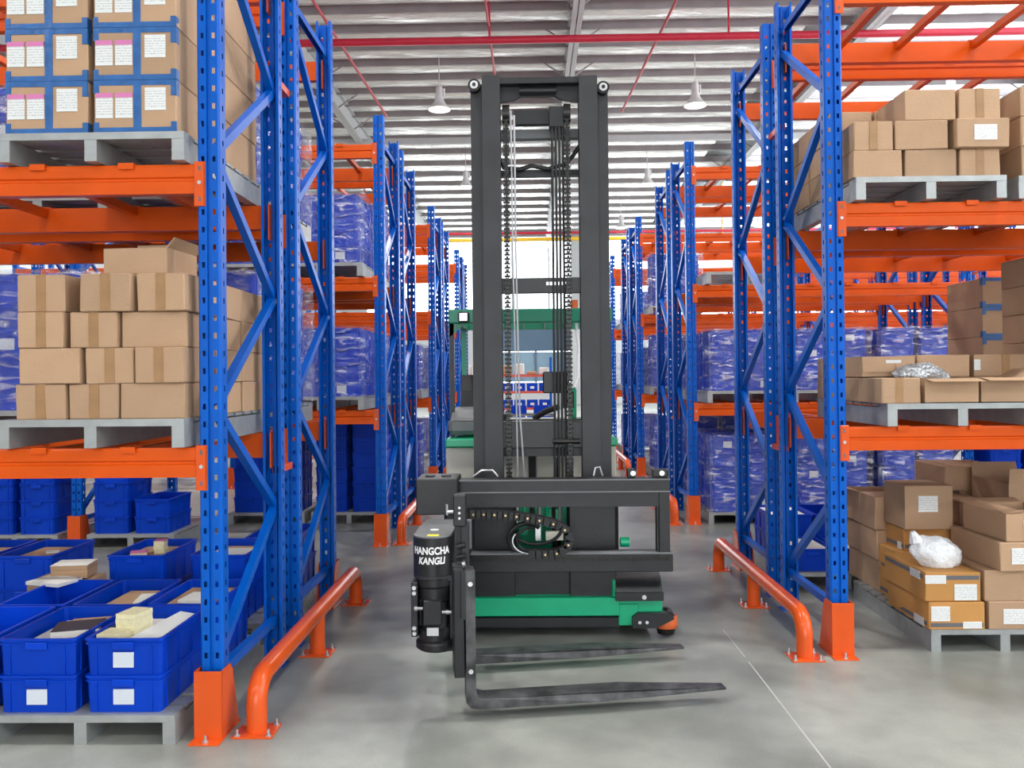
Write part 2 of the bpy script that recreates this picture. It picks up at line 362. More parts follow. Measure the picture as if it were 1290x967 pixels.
# ================================================================== RACKS
def upright_mesh(H, dark=False):
    b = MB(); P = [(-.034, .07), (-.048, .07), (-.048, .008), (-.040, 0), (-.008, 0), (-.005, .010), (.005, .010), (.008, 0), (.04, 0), (.048, .008), (.048, .07), (.034, .07)]
    holed = {1, 3, 7, 9}; p = .075; hw, hh = .013, .024
    for i in range(len(P) - 1):
        A, B = Vector(P[i]), Vector(P[i + 1]); Ln = (B - A).length
        def q(t0, t1, z0, z1):
            a = A.lerp(B, t0); c = A.lerp(B, t1); b.add([(a.x, a.y, z0), (c.x, c.y, z0), (c.x, c.y, z1), (a.x, a.y, z1)], [(0, 1, 2, 3)])
        if i not in holed: q(0, 1, 0, H); continue
        n = int(H / p); h = hw / Ln / 2; z = 0
        for k in range(n):
            zc = (k + .5) * p; q(0, 1, z, zc - hh / 2); q(0, .5 - h, zc - hh / 2, zc + hh / 2); q(.5 + h, 1, zc - hh / 2, zc + hh / 2); z = zc + hh / 2
        q(0, 1, z, H)
    b.box(-.06, .06, -.01, .085, .0, .006)
    return b.mesh('upright', 'blue')
UPM = upright_mesh(TOP)
def brace_mesh(L): return MB().prism([(-.018, -.02), (.018, -.02), (.018, .02), (.014, .02), (.014, -.015), (-.014, -.015), (-.014, .02), (-.018, .02)], 'z', 0, L).mesh('brace', 'blue')
DY = DEP - .06; DZ = .545
DL = math.hypot(DY - .02, DZ); BR = brace_mesh(DL); HB = brace_mesh(DY); AN = math.atan2(DY - .02, DZ)
def beam_mesh(L): return MB().prism([(0, 0), (0, .052), (.008, .058), (.008, .066), (0, .072), (0, .116), (.004, .125), (.05, .125), (.05, 0)], 'x', 0, L).mesh('beam', 'beamo')
CL = BAY - UW
BM = beam_mesh(CL)
CN = MB().box(0, .048, -.007, -.002, -.055, .135, 0, .002).box(.0, .006, -.007, .05, -.055, .135).mesh('end_connector', 'orange')
CB = MB().cyl((.022, -.012, .045), (.022, -.003, .045), .009, 6).box(.017, .027, -.0078, -.0065, .095, .115, 1).box(.017, .027, -.0078, -.0065, -.035, -.015, 1).mesh('connector_bolt', ['silver', 'stripe'])
SB = MB().box(-.02, .02, .05, DEP - .05, -.045, -.004).box(-.033, .033, -.012, .055, .0, .006).box(-.033, .033, -.013, -.009, -.02, .006).box(-.033, .033, DEP - .055, DEP + .012, 0, .006).mesh('support_bar', 'beamo')
SP = MB().box(-.02, .02, 0, GAP - .018, -.018, .018).mesh('row_spacer', 'orange')
ORD = ['nearest', 'second', 'third', 'fourth', 'fifth', 'sixth', 'seventh', 'eighth', 'ninth', 'tenth']
def rack(side, y0, nb, label, spacer=False, bars=True):
    sg = -1 if side == 'L' else 1
    xa = XL if side == 'L' else XR
    r = thing('pallet_rack', (xa, y0, 0), label, 'rack', 'blue and orange pallet racks')
    for k in range(nb + 1):
        xc = sg * (UW / 2 + k * BAY)
        ob('upright', UPM, r, (xc, 0, 0)); ob('upright', UPM, r, (xc, DEP, 0), (0, 0, PI))
        for i in range(7):
            z = .29 + i * DZ
            fwd = (i % 2 == 0) if side == 'L' else (i % 2 == 1)
            if z + DZ > TOP + .02: break
            if fwd: ob('diagonal_brace', BR, r, (xc + .002, .04, z), (-AN, 0, 0))
            else: ob('diagonal_brace', BR, r, (xc + .002, DEP - .04, z), (AN, 0, 0))
        for z in (.24, 3.70 if side == 'R' else 3.66): ob('horizontal_brace', HB, r, (xc, .03, z), (-PI / 2, 0, 0))
        if spacer:
            for z in (1.02, 3.1): ob('row_spacer', SP, r, (xc, DEP, z))
        if k == nb: break
        x0 = sg * (UW + k * BAY) if sg > 0 else -(UW + k * BAY) - CL
        for li, z in enumerate(LV):
            for f in (0, 1):
                bo = ob('beam', BM, r, (x0 if f == 0 else x0 + CL, 0 if f == 0 else DEP, z - BH), (0, 0, 0 if f == 0 else PI))
                for e in (0, 1):
                    ob('end_connector', CN, bo, (-.036 if e == 0 else CL + .036, 0, 0), (0, 0, 0)).scale = (1 if e == 0 else -1, 1, 1)
                    if y0 < 8.6 and f == 0: ob('connector_bolt', CB, bo, (-.036 if e == 0 else CL - .010, 0, 0))
            if bars:
                for q in range(3):
                    for s2 in (-.19, .19): ob('support_bar', SB, r, (sg * (UW + k * BAY + .09 + .40 + q * .86 + s2), 0, z))
    return r
for side, y0, n in (('L', LEFT0, 4), ('R', RIGHT0, 4)):
    word = 'left' if side == 'L' else 'right'
    for g in range(n):
        for h in (0, 1):
            i = 2 * g + h
            rack(side, y0 + g * PITCH + h * (DEP + GAP), (1, 2, 3, 3)[g] if not (side == 'R' and g == 0) else 2, f'blue and orange pallet rack, {ORD[i]} on the {word} of the aisle', spacer=(h == 0), bars=(g < 3))

# column guards and guard rails at the aisle ends
def guard_mesh():
    b = MB(); w, H, t = .058, .285, .006
    b.box(-w, w, -.045, -.045 + t, .004, H)
    for sg in (-1, 1):
        p = [(sg * w, -.0445, .004), (sg * w, .155, .004), (sg * w, .085, H - .03), (sg * w, .06, H), (sg * w, -.0445, H)]
        q = [(x - sg * t, y, z) for x, y, z in p]
        b.add(p + q, [(0, 1, 2, 3, 4), (5, 6, 7, 8, 9)] + [(i, (i + 1) % 5, 5 + (i + 1) % 5, 5 + i) for i in range(5)])
    return b.mesh('guard_plate', 'orange')
GP = guard_mesh(); GB = MB().box(-.064, .064, -.10, .16, 0, .006, 0, .001).mesh('base_plate', 'orange')
BT = MB().cyl((0, 0, .006), (0, 0, .012), .014, 6).cyl((0, 0, .01), (0, 0, .034), .006, 6).mesh('anchor_bolt', 'silver', True)
def guard(x, y, flip, label):
    t = thing('column_guard', (x, y, 0), label, 'column guard', 'orange column guards', PI if flip else 0)
    ob('guard_plate', GP, t); ob('base_plate', GB, t); ob('anchor_bolt', BT, t, (0, -.075, 0))
RP = []
def rail(x, y0, label):
    L = 2.0; H = .222; r = .043; B = .11
    t = thing('guard_rail', (x, y0, 0), label, 'guard rail', 'orange tubular guard rails')
    pts = [(0, 0, .006), (0, 0, H - B)] + [(0, B - B * math.cos(a), H - B + B * math.sin(a)) for a in [PI / 2 * k / 8 for k in range(1, 9)]]
    pts2 = [(0, L - yy, zz) for _, yy, zz in pts][::-1]
    W().tube(pts + pts2, r, 20).put('bent_tube', 'orange', t, smooth=True)
    W().tube([(0, L / 2, .006), (0, L / 2, H)], r * .95, 18).put('middle_post', 'orange', t, smooth=True)
    for yy in (0, L / 2, L):
        pl = W().box(-.085, .085, yy - .075, yy + .075, 0, .007, 0, .001).put('base_plate', 'orange', t)
        for sx in (-1, 1):
            for sy in (-1, 1): ob('anchor_bolt', BT, pl, (sx * .066, yy + sy * .056, 0))
for side, y0, n in (('L', LEFT0, 4), ('R', RIGHT0, 4)):
    word = 'left' if side == 'L' else 'right'; xc = XL - UW / 2 if side == 'L' else XR + UW / 2
    for g in range(n):
        y = y0 + g * PITCH
        guard(xc, y, False, f'orange column guard on front foot of the {ORD[g]} {word} rack pair')
        guard(xc, y + 2 * DEP + GAP, True, f'orange column guard on rear foot of the {ORD[g]} {word} rack pair')
        rail(-1.18 if side == 'L' else 1.437, y + (.04 if side == 'L' else -.05), f'orange tube guard rail on the floor beside the {ORD[g]} {word} rack pair')
        if g: guard(xc + (-BAY if side == 'L' else BAY), y, False, f'orange column guard one bay in along the {ORD[g]} {word} rack pair')

# ================================================================== PALLETS, CRATES, CARTONS
PW, PL, PH = .79, 1.07, .12
def pallet_meshes():
    dk = MB(); dk.box(0, PW, 0, .10, PH - .022, PH)
    st = MB(); st.box(0, .052, 0, PL, 0, PH - .022)
    bd = MB(); bd.box(0, PW, 0, .085, PH - .014, PH - .001)
    lp = MB().box(0, PW, -.002, .001, PH - .03, PH).mesh('deck_lip', 'galv')
    bt = MB()
    for k in range(4): bt.cyl((PW - .002, .2 + k * .22, PH - .05), (PW + .004, .2 + k * .22, PH - .05), .008, 6)
    return dk.mesh('deck', 'galv'), st.mesh('runner', 'galv'), bd.mesh('deck_board', 'galv'), lp, bt
PD, PS, PB, PLIP, _ = pallet_meshes()
def pallet(x, y, z, label, group='galvanised steel pallets', near=True):
    t = thing('steel_pallet', (x, y, z), label, 'pallet', group)
    ob('deck_end', PD, t); ob('deck_end', PD, t, (0, PL - .10, 0)); ob('deck_lip', PLIP, t)
    for k in range(7): ob('deck_board', PB, t, (0, .115 + k * .123, 0))
    for k in range(3): ob('runner', PS, t, (k * (PW - .052) / 2, 0, 0))
    return t

# --- blue crates
CW, CD, CH = .33, .50, .155
def crate_mesh(h=CH):
    b = MB(); t = .006; w0, d0 = CW / 2 - .012, CD / 2 - .012; w1, d1 = CW / 2 - .007, CD / 2 - .007
    def ring(w, d, z, c=.012): return [(-w + c, -d, z), (w - c, -d, z), (w, -d + c, z), (w, d - c, z), (w - c, d, z), (-w + c, d, z), (-w, d - c, z), (-w, -d + c, z)]
    rg = [ring(w0, d0, 0), ring(w1, d1, h - .028), ring(w1 + .005, d1 + .005, h - .026), ring(w1 + .005, d1 + .005, h - .021), ring(w1, d1, h - .019), ring(w1 + .001, d1 + .001, h - .010),
          ring(CW / 2, CD / 2, h - .009), ring(CW / 2, CD / 2, h), ring(w1 - t, d1 - t, h), ring(w0 - t, d0 - t, .012)]
    vs = [p for r in rg for p in r]; fs = [tuple(range(7, -1, -1))]
    for k in range(len(rg) - 1):
        for i in range(8): jx = (i + 1) % 8; fs.append((k * 8 + i, k * 8 + jx, k * 8 + 8 + jx, k * 8 + 8 + i))
    fs.append(tuple(range(len(vs) - 8, len(vs)))); b.add(vs, fs)
    for s in (-1, 1):
        for y in (-.19, -.07, .07, .19): b.box(s * (w0 - .002), s * (w1 + .003), y - .005, y + .005, .006, h - .026)
        for x in (-.115, .115): b.box(x - .004, x + .004, s * (d0 - .002), s * (d1 + .003), .006, h - .026)
    return b.mesh('crate', 'crate')
def handle_mesh(h=CH): return MB().box(-.045, .045, -CD / 2 + .002, -CD / 2 - .006, h - .045, h - .014, 0, .003).mesh('handle', 'crate')
CRM = crate_mesh(); HDM = handle_mesh(); CRM2 = crate_mesh(.19); HDM2 = handle_mesh(.19)
LBM = MB().box(-.043, .043, -CD / 2 + .003, -CD / 2 + .0065, .035, .098).mesh('paper_label', 'plainlabel')
crates = []      # (distance, x, y, z, rz, label, group, handle, plabel, tall)
def crate(x, y, z, label, group, rz=0, handle=True, plabel=False, tall=False): crates.append((y, x, y, z, rz, label, group, handle, plabel, tall))
LAY = ['bottom', 'second', 'third', 'fourth', 'fifth', 'sixth']
def crate_stack(x, y, z, n, where, group, cols=2, rows=2, wrap=False, near=True, hide_inner=True, gapx=.02):
    """x: left edge of the pallet, y: front edge, z: deck top"""
    cw = (PW - .03) / cols if cols == 2 else PW / cols
    for l in range(n):
        for c in range(cols):
            for r in range(rows):
                if hide_inner and r == 1 and not ((x > 0 and c == 0) or (x < 0 and c == cols - 1)) and l < n - 1: continue
                cn = ('left' if c == 0 else 'right'); rn = 'front' if r == 0 else 'rear'
                crate(x + .015 + cw * (c + .5), y + .02 + CD / 2 + r * .515, z + l * (CH - .002),
                      f'blue plastic crate, {LAY[l]} layer, {rn} {cn}, {where}', group, handle=near, plabel=(wrap and (l * 7 + c * 3 + int(abs(x) * 10)) % 5 == 0) , rz=R.uniform(-.01, .01))
    if wrap: film(x, y, z, n * (CH - .002), f'clear stretch film wrapped round the blue crates, {where}')
def film(x, y, z, h, label):
    t = MB(); ny = 8; seed = random.Random(int(x * 100) + int(y * 10) + int(z * 7)); per = []
    x0, x1, y0, y1 = x - .012, x + PW + .012, y - .008, y + PL + .005
    def seg(a, b2, n): return [(a[0] + (b2[0] - a[0]) * i / n, a[1] + (b2[1] - a[1]) * i / n) for i in range(n)]
    c = .03
    per = seg((x0 + c, y0), (x1 - c, y0), 12) + [(x1 - c, y0), (x1, y0 + c)] + seg((x1, y0 + c), (x1, y1 - c), 12)[1:] + [(x1, y1 - c), (x1 - c, y1)] + seg((x1 - c, y1), (x0 + c, y1), 8)[1:] + [(x0 + c, y1), (x0, y1 - c)] + seg((x0, y1 - c), (x0, y0 + c), 12)[1:] + [(x0, y0 + c)]
    n = len(per); cx, cy = (x0 + x1) / 2, (y0 + y1) / 2
    for k in range(ny + 2):
        for (px, py) in per:
            d = 1 + seed.uniform(-.004, .022) * (0 if k in (0,) else 1)
            if k <= ny: t.v.append((cx + (px - cx) * d, cy + (py - cy) * d, z + .002 + (h + .013) * k / ny + seed.uniform(-.008, .008)))
            else: t.v.append((cx + (px - cx) * .9, cy + (py - cy) * .93, z + h + .02 + seed.uniform(-.006, .01)))
    for k in range(ny + 1):
        for i in range(n): jx = (i + 1) % n; t.f.append((k * n + i, k * n + jx, k * n + n + jx, k * n + n + i)); t.m.append(0)
    t.f.append(tuple((ny + 1) * n + i for i in range(n))); t.m.append(0)
    o = (x + PW / 2, y, z); t.v = [(a - o[0], b - o[1], c2 - o[2]) for a, b, c2 in t.v]
    tag(ob('stretch_film', t.mesh('stretch_film', 'film', False), None, o), label, 'plastic film', 'stretch film round crate stacks')

# --- cartons
def carton_mesh(w, d, h, m, opened, sd):
    rg = random.Random(sd); b = MB(); c = .004
    if opened:
        t = .006
        b.box(0, w, 0, t, 0, h).box(0, w, d - t, d, 0, h).box(0, t, t, d - t, 0, h).box(w - t, w, t, d - t, 0, h).box(0, w, 0, d, 0, .005)
    else:
        b.box(0, w, 0, d, 0, h, 0, c)
        b.box(.004, w - .004, d / 2 - .0015, d / 2 + .0015, h - .001, h + .0008, 1)
    b.v = [(x + (rg.random() - .5) * .005, y + (rg.random() - .5) * .005 + (.0), z) for x, y, z in b.v] if not opened else b.v
    return b.mesh('carton', [m, 'card_in'])
def carton(x, y, z, w, d, h, label, group, m='card', tape=None, labels=(), opened=None, rz=0, stripe=False, sd=0, side_labels=0, bt=False):
    """x, y: front-left corner"""
    w -= .004; h -= .0015; d -= .004
    o = ob('carton', carton_mesh(w, d, h, m, opened is not None, int(x * 991 + y * 77 + z * 1301)), None, (x + .002, y, z), (0, 0, rz)); tag(o, label, 'cardboard box', group)
    e = .0012
    if tape is not None:
        tw = .042; tx = w * tape - tw / 2
        W().box(tx, tx + tw, -e - .001, .002, 0.003, h - .002).box(tx, tx + tw, -e, d * .3, h - .002, h + e).put('tape', 'tape', o)
    if bt:
        b = W().box(0, w, -e - .0012, .002, .0, .022).box(0, w, -e - .0012, .002, h - .022, h).box(w * .48, w * .48 + .032, -e - .0018, .0025, .001, h - .001).box(w - .022, w + e, -e - .0022, .03, h * .7, h - .0015).box(w - .022, w + e, -e - .0022, .03, .001, h * .2).box(-e, .022, -e - .0022, .03, h * .75, h - .0015).box(-e, .02, -e - .0022, .03, .001, h * .2)
        b.box(.001, w - .001, -e + .0003, .05, h - .001, h + e); b.put('blue_tape', 'bluetape', o)
    for (a, c, lw, lh) in labels:
        W().box(w * a, w * a + lw, -e - .0022, .001, h * c, h * c + lh).put('shipping_label', 'label', o)
    if stripe:
        W().box(w * .02, w * .97, -e - .0005, .001, h * stripe, h * stripe + .022).put('printed_stripe', 'stripe', o)
        W().box(-e, .002, d * .05, d * .97, h * stripe, h * stripe + .022).put('printed_stripe', 'stripe', o)
        W().box(-e - .0012, .002, d * .12, d * .34, h * stripe - .012, h * stripe + .03).put('shipping_label', 'label', o)
    if opened is not None and opened != 0:
        fl = .055 if z > 1.8 else .09
        for (kind, ang) in opened:
            b = W(); t = .005; a = math.radians(ang); ca, sa = math.cos(a), math.sin(a)
            if kind == 'f': P = [(0.003, 0, h), (w - .003, 0, h), (w - .003, -fl * sa, h + fl * ca), (.003, -fl * sa, h + fl * ca)]; n = (0, t, 0)
            if kind == 'b': P = [(0.003, d, h), (w - .003, d, h), (w - .003, d + fl * sa, h + fl * ca), (.003, d + fl * sa, h + fl * ca)]; n = (0, -t, 0)
            if kind == 'l': P = [(0, .003, h), (0, d - .003, h), (-fl * sa, d - .003, h + fl * ca), (-fl * sa, .003, h + fl * ca)]; n = (t, 0, 0)
            if kind == 'r': P = [(w, .003, h), (w, d - .003, h), (w + fl * sa, d - .003, h + fl * ca), (w + fl * sa, .003, h + fl * ca)]; n = (-t, 0, 0)
            Q = [(p[0] + n[0], p[1] + n[1], p[2] + n[2]) for p in P]
            b.add(P + Q, [(0, 1, 2, 3), (4, 5, 6, 7), (0, 1, 5, 4), (1, 2, 6, 5), (2, 3, 7, 6), (3, 0, 4, 7)])
            b.put('flap', m, o)
    return o

# ---- left rack, level 1: brown cartons on a pallet
z0 = LV[0] + .006; pallet(-2.235, 3.415, z0, 'steel pallet under the brown carton stack on the lower left shelf')
z1 = z0 + PH; g = 'brown cartons stacked on the lower left shelf'
LY = [[(-2.170, -1.957, .5), (-1.950, -1.735, .5), (-1.725, -1.450, None)],
      [(-2.150, -1.890, None), (-1.875, -1.670, .5), (-1.660, -1.450, .5)],
      [(-2.155, -1.962, .52), (-1.940, -1.735, .5), (-1.725, -1.450, None)],
      [(-2.165, -1.960, .5), (-1.890, -1.670, .5), (-1.655, -1.445, .5)]]
HS = [.150, .151, .152, .160]; z = z1
colw = ['left', 'middle', 'right']; LN = ['bottom', 'second', 'third', 'top']
for l, row in enumerate(LY):
    for k, (a, b_, tp) in enumerate(row):
        carton(a, 3.425 + R.uniform(0, .03), z, b_ - a, .33, HS[l], f'brown carton, {LN[l]} layer, {colw[k]}, front of the lower left shelf pallet', g, tape=tp, rz=R.uniform(-.045, .045))
    for r in (1, 2):
        edges = [(-2.17, -1.90), (-1.89, -1.69), (-1.68, -1.45)] if (l + r) % 2 else [(-2.16, -1.95), (-1.94, -1.70), (-1.69, -1.445)]
        for k, (a, b_) in enumerate(edges):
            if k == 0 and l < 3: continue
            hh = HS[l]
            if l == 3 and r == 1 and k < 2: continue
            carton(a, 3.43 + .35 * r, z, b_ - a, .335, hh, f'brown carton, {LN[l]} layer, {colw[k]}, {"middle" if r == 1 else "rear"} row of the lower left shelf pallet', g, tape=None)
    z += HS[l]
carton(-1.825, 3.50, z, .285, .28, .115, 'open-topped brown carton alone on top of the lower left shelf stack', g, opened=(('b', -6), ('r', 40)), rz=-.06)
# ---- left rack, level 2: blue-taped cartons
z0 = LV[1] + .006; pallet(-2.23, 3.42, z0, 'steel pallet under the blue-taped cartons on the upper left shelf'); z1 = z0 + PH
g = 'blue-taped cartons on the upper left shelf'
for l in range(4):
    for c, xx in enumerate((-2.2, -1.825)):
        for r in (0, 1):
            if r == 1 and c == 0: continue
            o = carton(xx, 3.43 + r * .51, z1 + l * .222, .352, .505, .222, f'large carton edged with blue tape, {LAY[l]} layer, {"left" if c == 0 else "right"} {"front" if r == 0 else "rear"}, upper left shelf', g, bt=(r == 0),
                       labels=((.02, .28, .073, .10), (.26, .28, .073, .10), (.62, .42, .088, .095)) if r == 0 else ())
            if r == 0:
                for a in (.02, .26): W().box(.348 * a, .348 * a + .073, -.0040, .001, .222 * .28 + .085, .222 * .28 + .105).put('pink_band', 'pink', o)

# ---- left rack, floor: open blue crates
pallet(-2.27, 3.39, 0, 'steel pallet on the floor under the blue crates, nearest on the left'); z1 = PH
pallet(-3.10, 3.42, 0, 'steel pallet on the floor at the left edge of the photo')
g = 'open blue crates on the near left floor pallet'
def cpos(k): return -2.035 + k * .360
FX = {0: -2.07, 1: -1.705}
for c in (0, 1):
    for l in (0, 1):
        crate(FX[c], 3.41 + CD / 2, z1 + l * .153, f'blue crate with a handle, {"upper" if l else "lower"} {"left" if c == 0 else "right"} in the front row, left floor pallet', g, plabel=not (c == 0 and l == 1))
        crate(FX[c] + .02, 3.93 + CD / 2, z1 + l * .153, f'blue crate, {"upper" if l else "lower"} {"left" if c == 0 else "right"} in the rear row, left floor pallet', g)
for l in (0, 1): crate(-2.435, 3.41 + CD / 2, z1 + l * .153, f'blue crate cut by the left edge of the photo, {"upper" if l else "lower"} one', g); crate(-2.415, 3.93 + CD / 2, z1 + l * .153, f'blue crate, {"upper" if l else "lower"} one, rear row at the left edge of the photo', g)
g = 'blue crates in the second left rack on the floor'
pallet(-2.33, 4.66, 0, 'steel pallet on the floor in the second left rack'); pallet(-3.2, 4.66, 0, 'steel pallet on the floor in the second left rack, far left')
for k, xx in enumerate((-3.30, -2.93, -2.28, -1.80)):
    for l in (0, 1):
        crate(xx, 4.70 + CD / 2, PH + l * .188, f'blue crate, {"upper" if l else "lower"}, {("far left", "second from left", "third from left", "rightmost")[k]} in the second left rack', g, tall=True)
crate(-1.66, 5.22 + CD / 2, PH, 'blue crate at the rear right, lower, in the second left rack', g, tall=True); crate(-1.66, 5.22 + CD / 2, PH + .188, 'blue crate at the rear right, upper, in the second left rack', g, tall=True)

# things in the open crates
def pads(name, x, y, z, w, d, h, n, m, label, cat, rz=0, cover=None, group=None):
    t = thing(name, (x, y, z), label, cat, group, rz); rg = random.Random(int(x * 100) + n)
    for k in range(n):
        dx, dy = rg.uniform(-.004, .004), rg.uniform(-.004, .004)
        W().box(-w / 2 + dx, w / 2 + dx, -d / 2 + dy, d / 2 + dy, h * k / n, h * (k + 1) / n - .001).put('pad', m, t)
    if cover: W().box(-w / 2 - .002, w / 2 + .002, -d / 2 - .002, d / 2 + .002, h, h + .003).put('cover', cover, t)
def sheet(name, x, y, z, w, d, label, m='paper', rz=0, tilt=(0, 0), cat='paper', h=.006):
    o = tag(ob(name, MB().box(-w / 2, w / 2, -d / 2, d / 2, 0, h).mesh(name, m), None, (x, y, z), (tilt[0], tilt[1], rz)), label, cat)
zc = PH + .153 + .012 + .022
sheet('cardboard_sheet', -2.03, 3.68, zc + .072, .20, .38, 'beige cardboard sheet under the black notebook in the front left crate', 'card', .15, (.02, -.03), 'cardboard', .004)
W().box(-2.19, -1.95, 3.5, 3.86, zc, zc + .068).put('document_stack', 'paper'); tag(bpy.data.objects['document_stack'], 'stack of papers filling the front left blue crate', 'papers')
pads('notebook', -2.01, 3.63, zc + .082, .19, .15, .030, 1, 'paper', 'black-covered notebook lying in the front left blue crate', 'notebook', .3, 'darkcover')
pads('note_pad', -1.80, 3.52, zc + .085, .10, .10, .035, 2, 'cream_paper', 'short cream pad stack, front left in the right-hand crate', 'paper pads', -.1)
pads('note_pad', -1.76, 3.62, zc + .07, .095, .12, .11, 5, 'cream_paper', 'tall stack of cream pads standing in the front right-hand crate', 'paper pads', -.2)
W().box(-1.84, -1.57, 3.44, 3.88, zc, zc + .068).put('document_stack', 'paper'); tag(bpy.data.objects['document_stack.001'], 'papers filling the front right-hand blue crate', 'papers')
sheet('newspaper', -1.63, 3.66, zc + .085, .12, .42, 'long printed white sheet along the right side of the front crate', 'label', -.12, (0, .12), 'paper', .012)
sheet('booklet', -1.93, 4.15, zc + .085, .13, .17, 'pale booklet in the rear crate behind the black notebook', 'paper', .2, (0, 0), 'booklet', .012)
W().box(-2.13, -1.96, 4.0, 4.35, zc, zc + .08).put('document_stack', 'card_in'); tag(bpy.data.objects['document_stack.002'], 'dark stack of papers in the rear row crate', 'papers')
sheet('booklet', -1.66, 4.10, zc + .10, .15, .16, 'pale booklet in the rear right crate', 'paper', -.1, (0, 0), 'booklet', .015)
W().box(-1.80, -1.57, 4.0, 4.35, zc, zc + .095).put('document_stack', 'card_in'); tag(bpy.data.objects['document_stack.003'], 'papers in the rear right crate below a booklet', 'papers')
zc2 = PH + .188 + .012
for k, (xx, lb) in enumerate(((-3.30, 'far left'), (-2.93, 'second from left'), (-2.28, 'third'), (-1.80, 'right'))):
    o = W().box(xx - .12, xx + .12, 4.75, 5.12, zc2, zc2 + .145).put('document_stack', 'card' if k == 2 else 'card_in'); tag(o, f'papers filling the {lb} crate of the second left rack', 'papers')
pads('note_pad', -2.23, 4.93, zc2 + .146, .06, .07, .075, 3, 'cream_paper', 'small upright pad stack in the third crate of the second rack', 'paper pads', .1, 'pink')
pads('note_pad', -2.33, 4.86, zc2 + .146, .09, .08, .02, 1, 'cream_paper', 'low pad beside the small stack in the second rack crate', 'paper pads', .4, 'pink')
sheet('booklet', -1.77, 4.86, zc2 + .146, .20, .20, 'white printed booklet in the right crate of the second left rack', 'label', .05, (0, 0), 'booklet', .02)
sheet('booklet', -2.90, 4.95, zc2 + .146, .07, .05, 'small white booklet in a crate of the second left rack', 'paper', .5, (0, 0), 'booklet', .01)
pads('paper_bundle', -2.55, 4.56, PH + .30, .19, .15, .07, 3, 'card_in', 'brown wrapped paper bundle between the crates on the left floor', 'paper bundle', .15, 'paper')
pads('paper_bundle', -2.57, 4.40, PH + .30, .22, .16, .018, 1, 'paper', 'flat pale papers lying before the wrapped bundle on the left floor', 'papers', -.3)
W().box(-2.75, -2.42, 4.45, 4.655, PH, PH + .29).put('carton', 'card_in'); tag(bpy.data.objects[[o.name for o in bpy.data.objects if o.name.startswith('carton')][-1]], 'closed brown carton under the wrapped paper bundle on the left floor', 'cardboard box')

# ---- second left rack shelves: wrapped crates
def palx(side, k, q):        # left edge of pallet q in bay k
    return (XR + UW + k * BAY + .09 + q * .86) if side == 'R' else (XL - UW - k * BAY - .09 - q * .86 - PW)
WN = {0: 'nearest the aisle', 1: 'second from the aisle', 2: 'third from the aisle'}
def stack(side, rk, k, q, lev, n, wrap=True, rows=2, cols=2, pal=True):
    y0 = (LEFT0 if side == 'L' else RIGHT0) + (rk // 2) * PITCH + (rk % 2) * (DEP + GAP)
    word = 'left' if side == 'L' else 'right'; lv = {-1: 'floor', 0: 'lower shelf', 1: 'upper shelf', 2: 'top shelf'}[lev]
    z = 0 if lev < 0 else LV[lev] + .006; x = palx(side, k, q); idx = q + 3 * k
    pn = ['aisle end', 'second pallet', 'third pallet', 'fourth pallet', 'fifth pallet', 'sixth pallet', 'seventh pallet', 'eighth pallet'][idx]
    where = f'{ORD[rk]} {word} rack {lv}, {pn}'
    pallet(x, y0 - .06, z, f'steel pallet, {where}')
    if n: crate_stack(x, y0 - .06, z + PH, n, where, f'blue crates on the {where}', wrap=wrap, rows=rows, near=y0 < 9, cols=cols)
for q in (0, 1):
    stack('L', 1, 0, q, 0, 5); stack('L', 1, 0, q, 1, 4)
stack('L', 2, 0, 0, 0, 4); stack('L', 2, 0, 0, 1, 4); stack('L', 2, 0, 1, 0, 4); stack('L', 2, 0, 1, 1, 4)
stack('L', 2, 0, 2, -1, 0); yl = LEFT0 + PITCH
for l in range(5):
    crate(palx('L', 0, 2) + .20, yl + .22, PH + l * .153, f'blue crate, {LAY[l]} of the taller column, third left rack floor beside the upright', 'unwrapped crates on the third left rack floor')
    if l < 2: crate(palx('L', 0, 2) + .575, yl + .22, PH + l * .153, f'blue crate, {LAY[l]} of the low column, third left rack floor', 'unwrapped crates on the third left rack floor')
stack('L', 3, 0, 1, -1, 5, wrap=False, rows=1)
for q in (0, 1): stack('L', 2, 1, q, -1, 5, wrap=False, rows=1)
stack('L', 3, 0, 0, 0, 4); stack('L', 3, 0, 0, 1, 5, rows=1); stack('L', 3, 0, 0, -1, 6, wrap=False, rows=2)
stack('L', 4, 0, 0, 0, 4, rows=1); stack('L', 4, 0, 0, -1, 5, rows=1); stack('L', 5, 0, 0, 0, 4, rows=1)
# unwrapped pair in front of the floor crates in the third left rack
# right side
for q in (0, 1, 2): stack('R', 2, 0, q, 0, 4, rows=2 if q == 0 else 1); stack('R', 2, 0, q, -1, 5, rows=2 if q == 0 else 1)
stack('R', 2, 0, 0, 1, 0); stack('R', 2, 1, 0, -1, 5, wrap=False, rows=1); stack('R', 2, 1, 1, -1, 5, wrap=False, rows=1)
stack('R', 3, 0, 0, 0, 4, rows=1); stack('R', 3, 0, 0, -1, 6, rows=1); stack('R', 3, 0, 1, -1, 6, rows=1); stack('R', 3, 0, 2, -1, 6, rows=1)
stack('R', 4, 0, 0, 0, 5, rows=1); stack('R', 4, 0, 0, -1, 5, rows=1); stack('R', 4, 0, 0, 1, 5, rows=1); stack('R', 4, 0, 1, 0, 4, rows=1); stack('R', 4, 0, 1, -1, 4, rows=1)
stack('R', 5, 0, 0, 0, 4, rows=1); stack('R', 6, 0, 0, 0, 4, rows=1); stack('R', 6, 0, 0, -1, 4, rows=1)
stack('R', 6, 0, 0, 1, 4, rows=1); stack('L', 6, 0, 0, 0, 4, rows=1); stack('L', 6, 0, 0, -1, 4, rows=1)
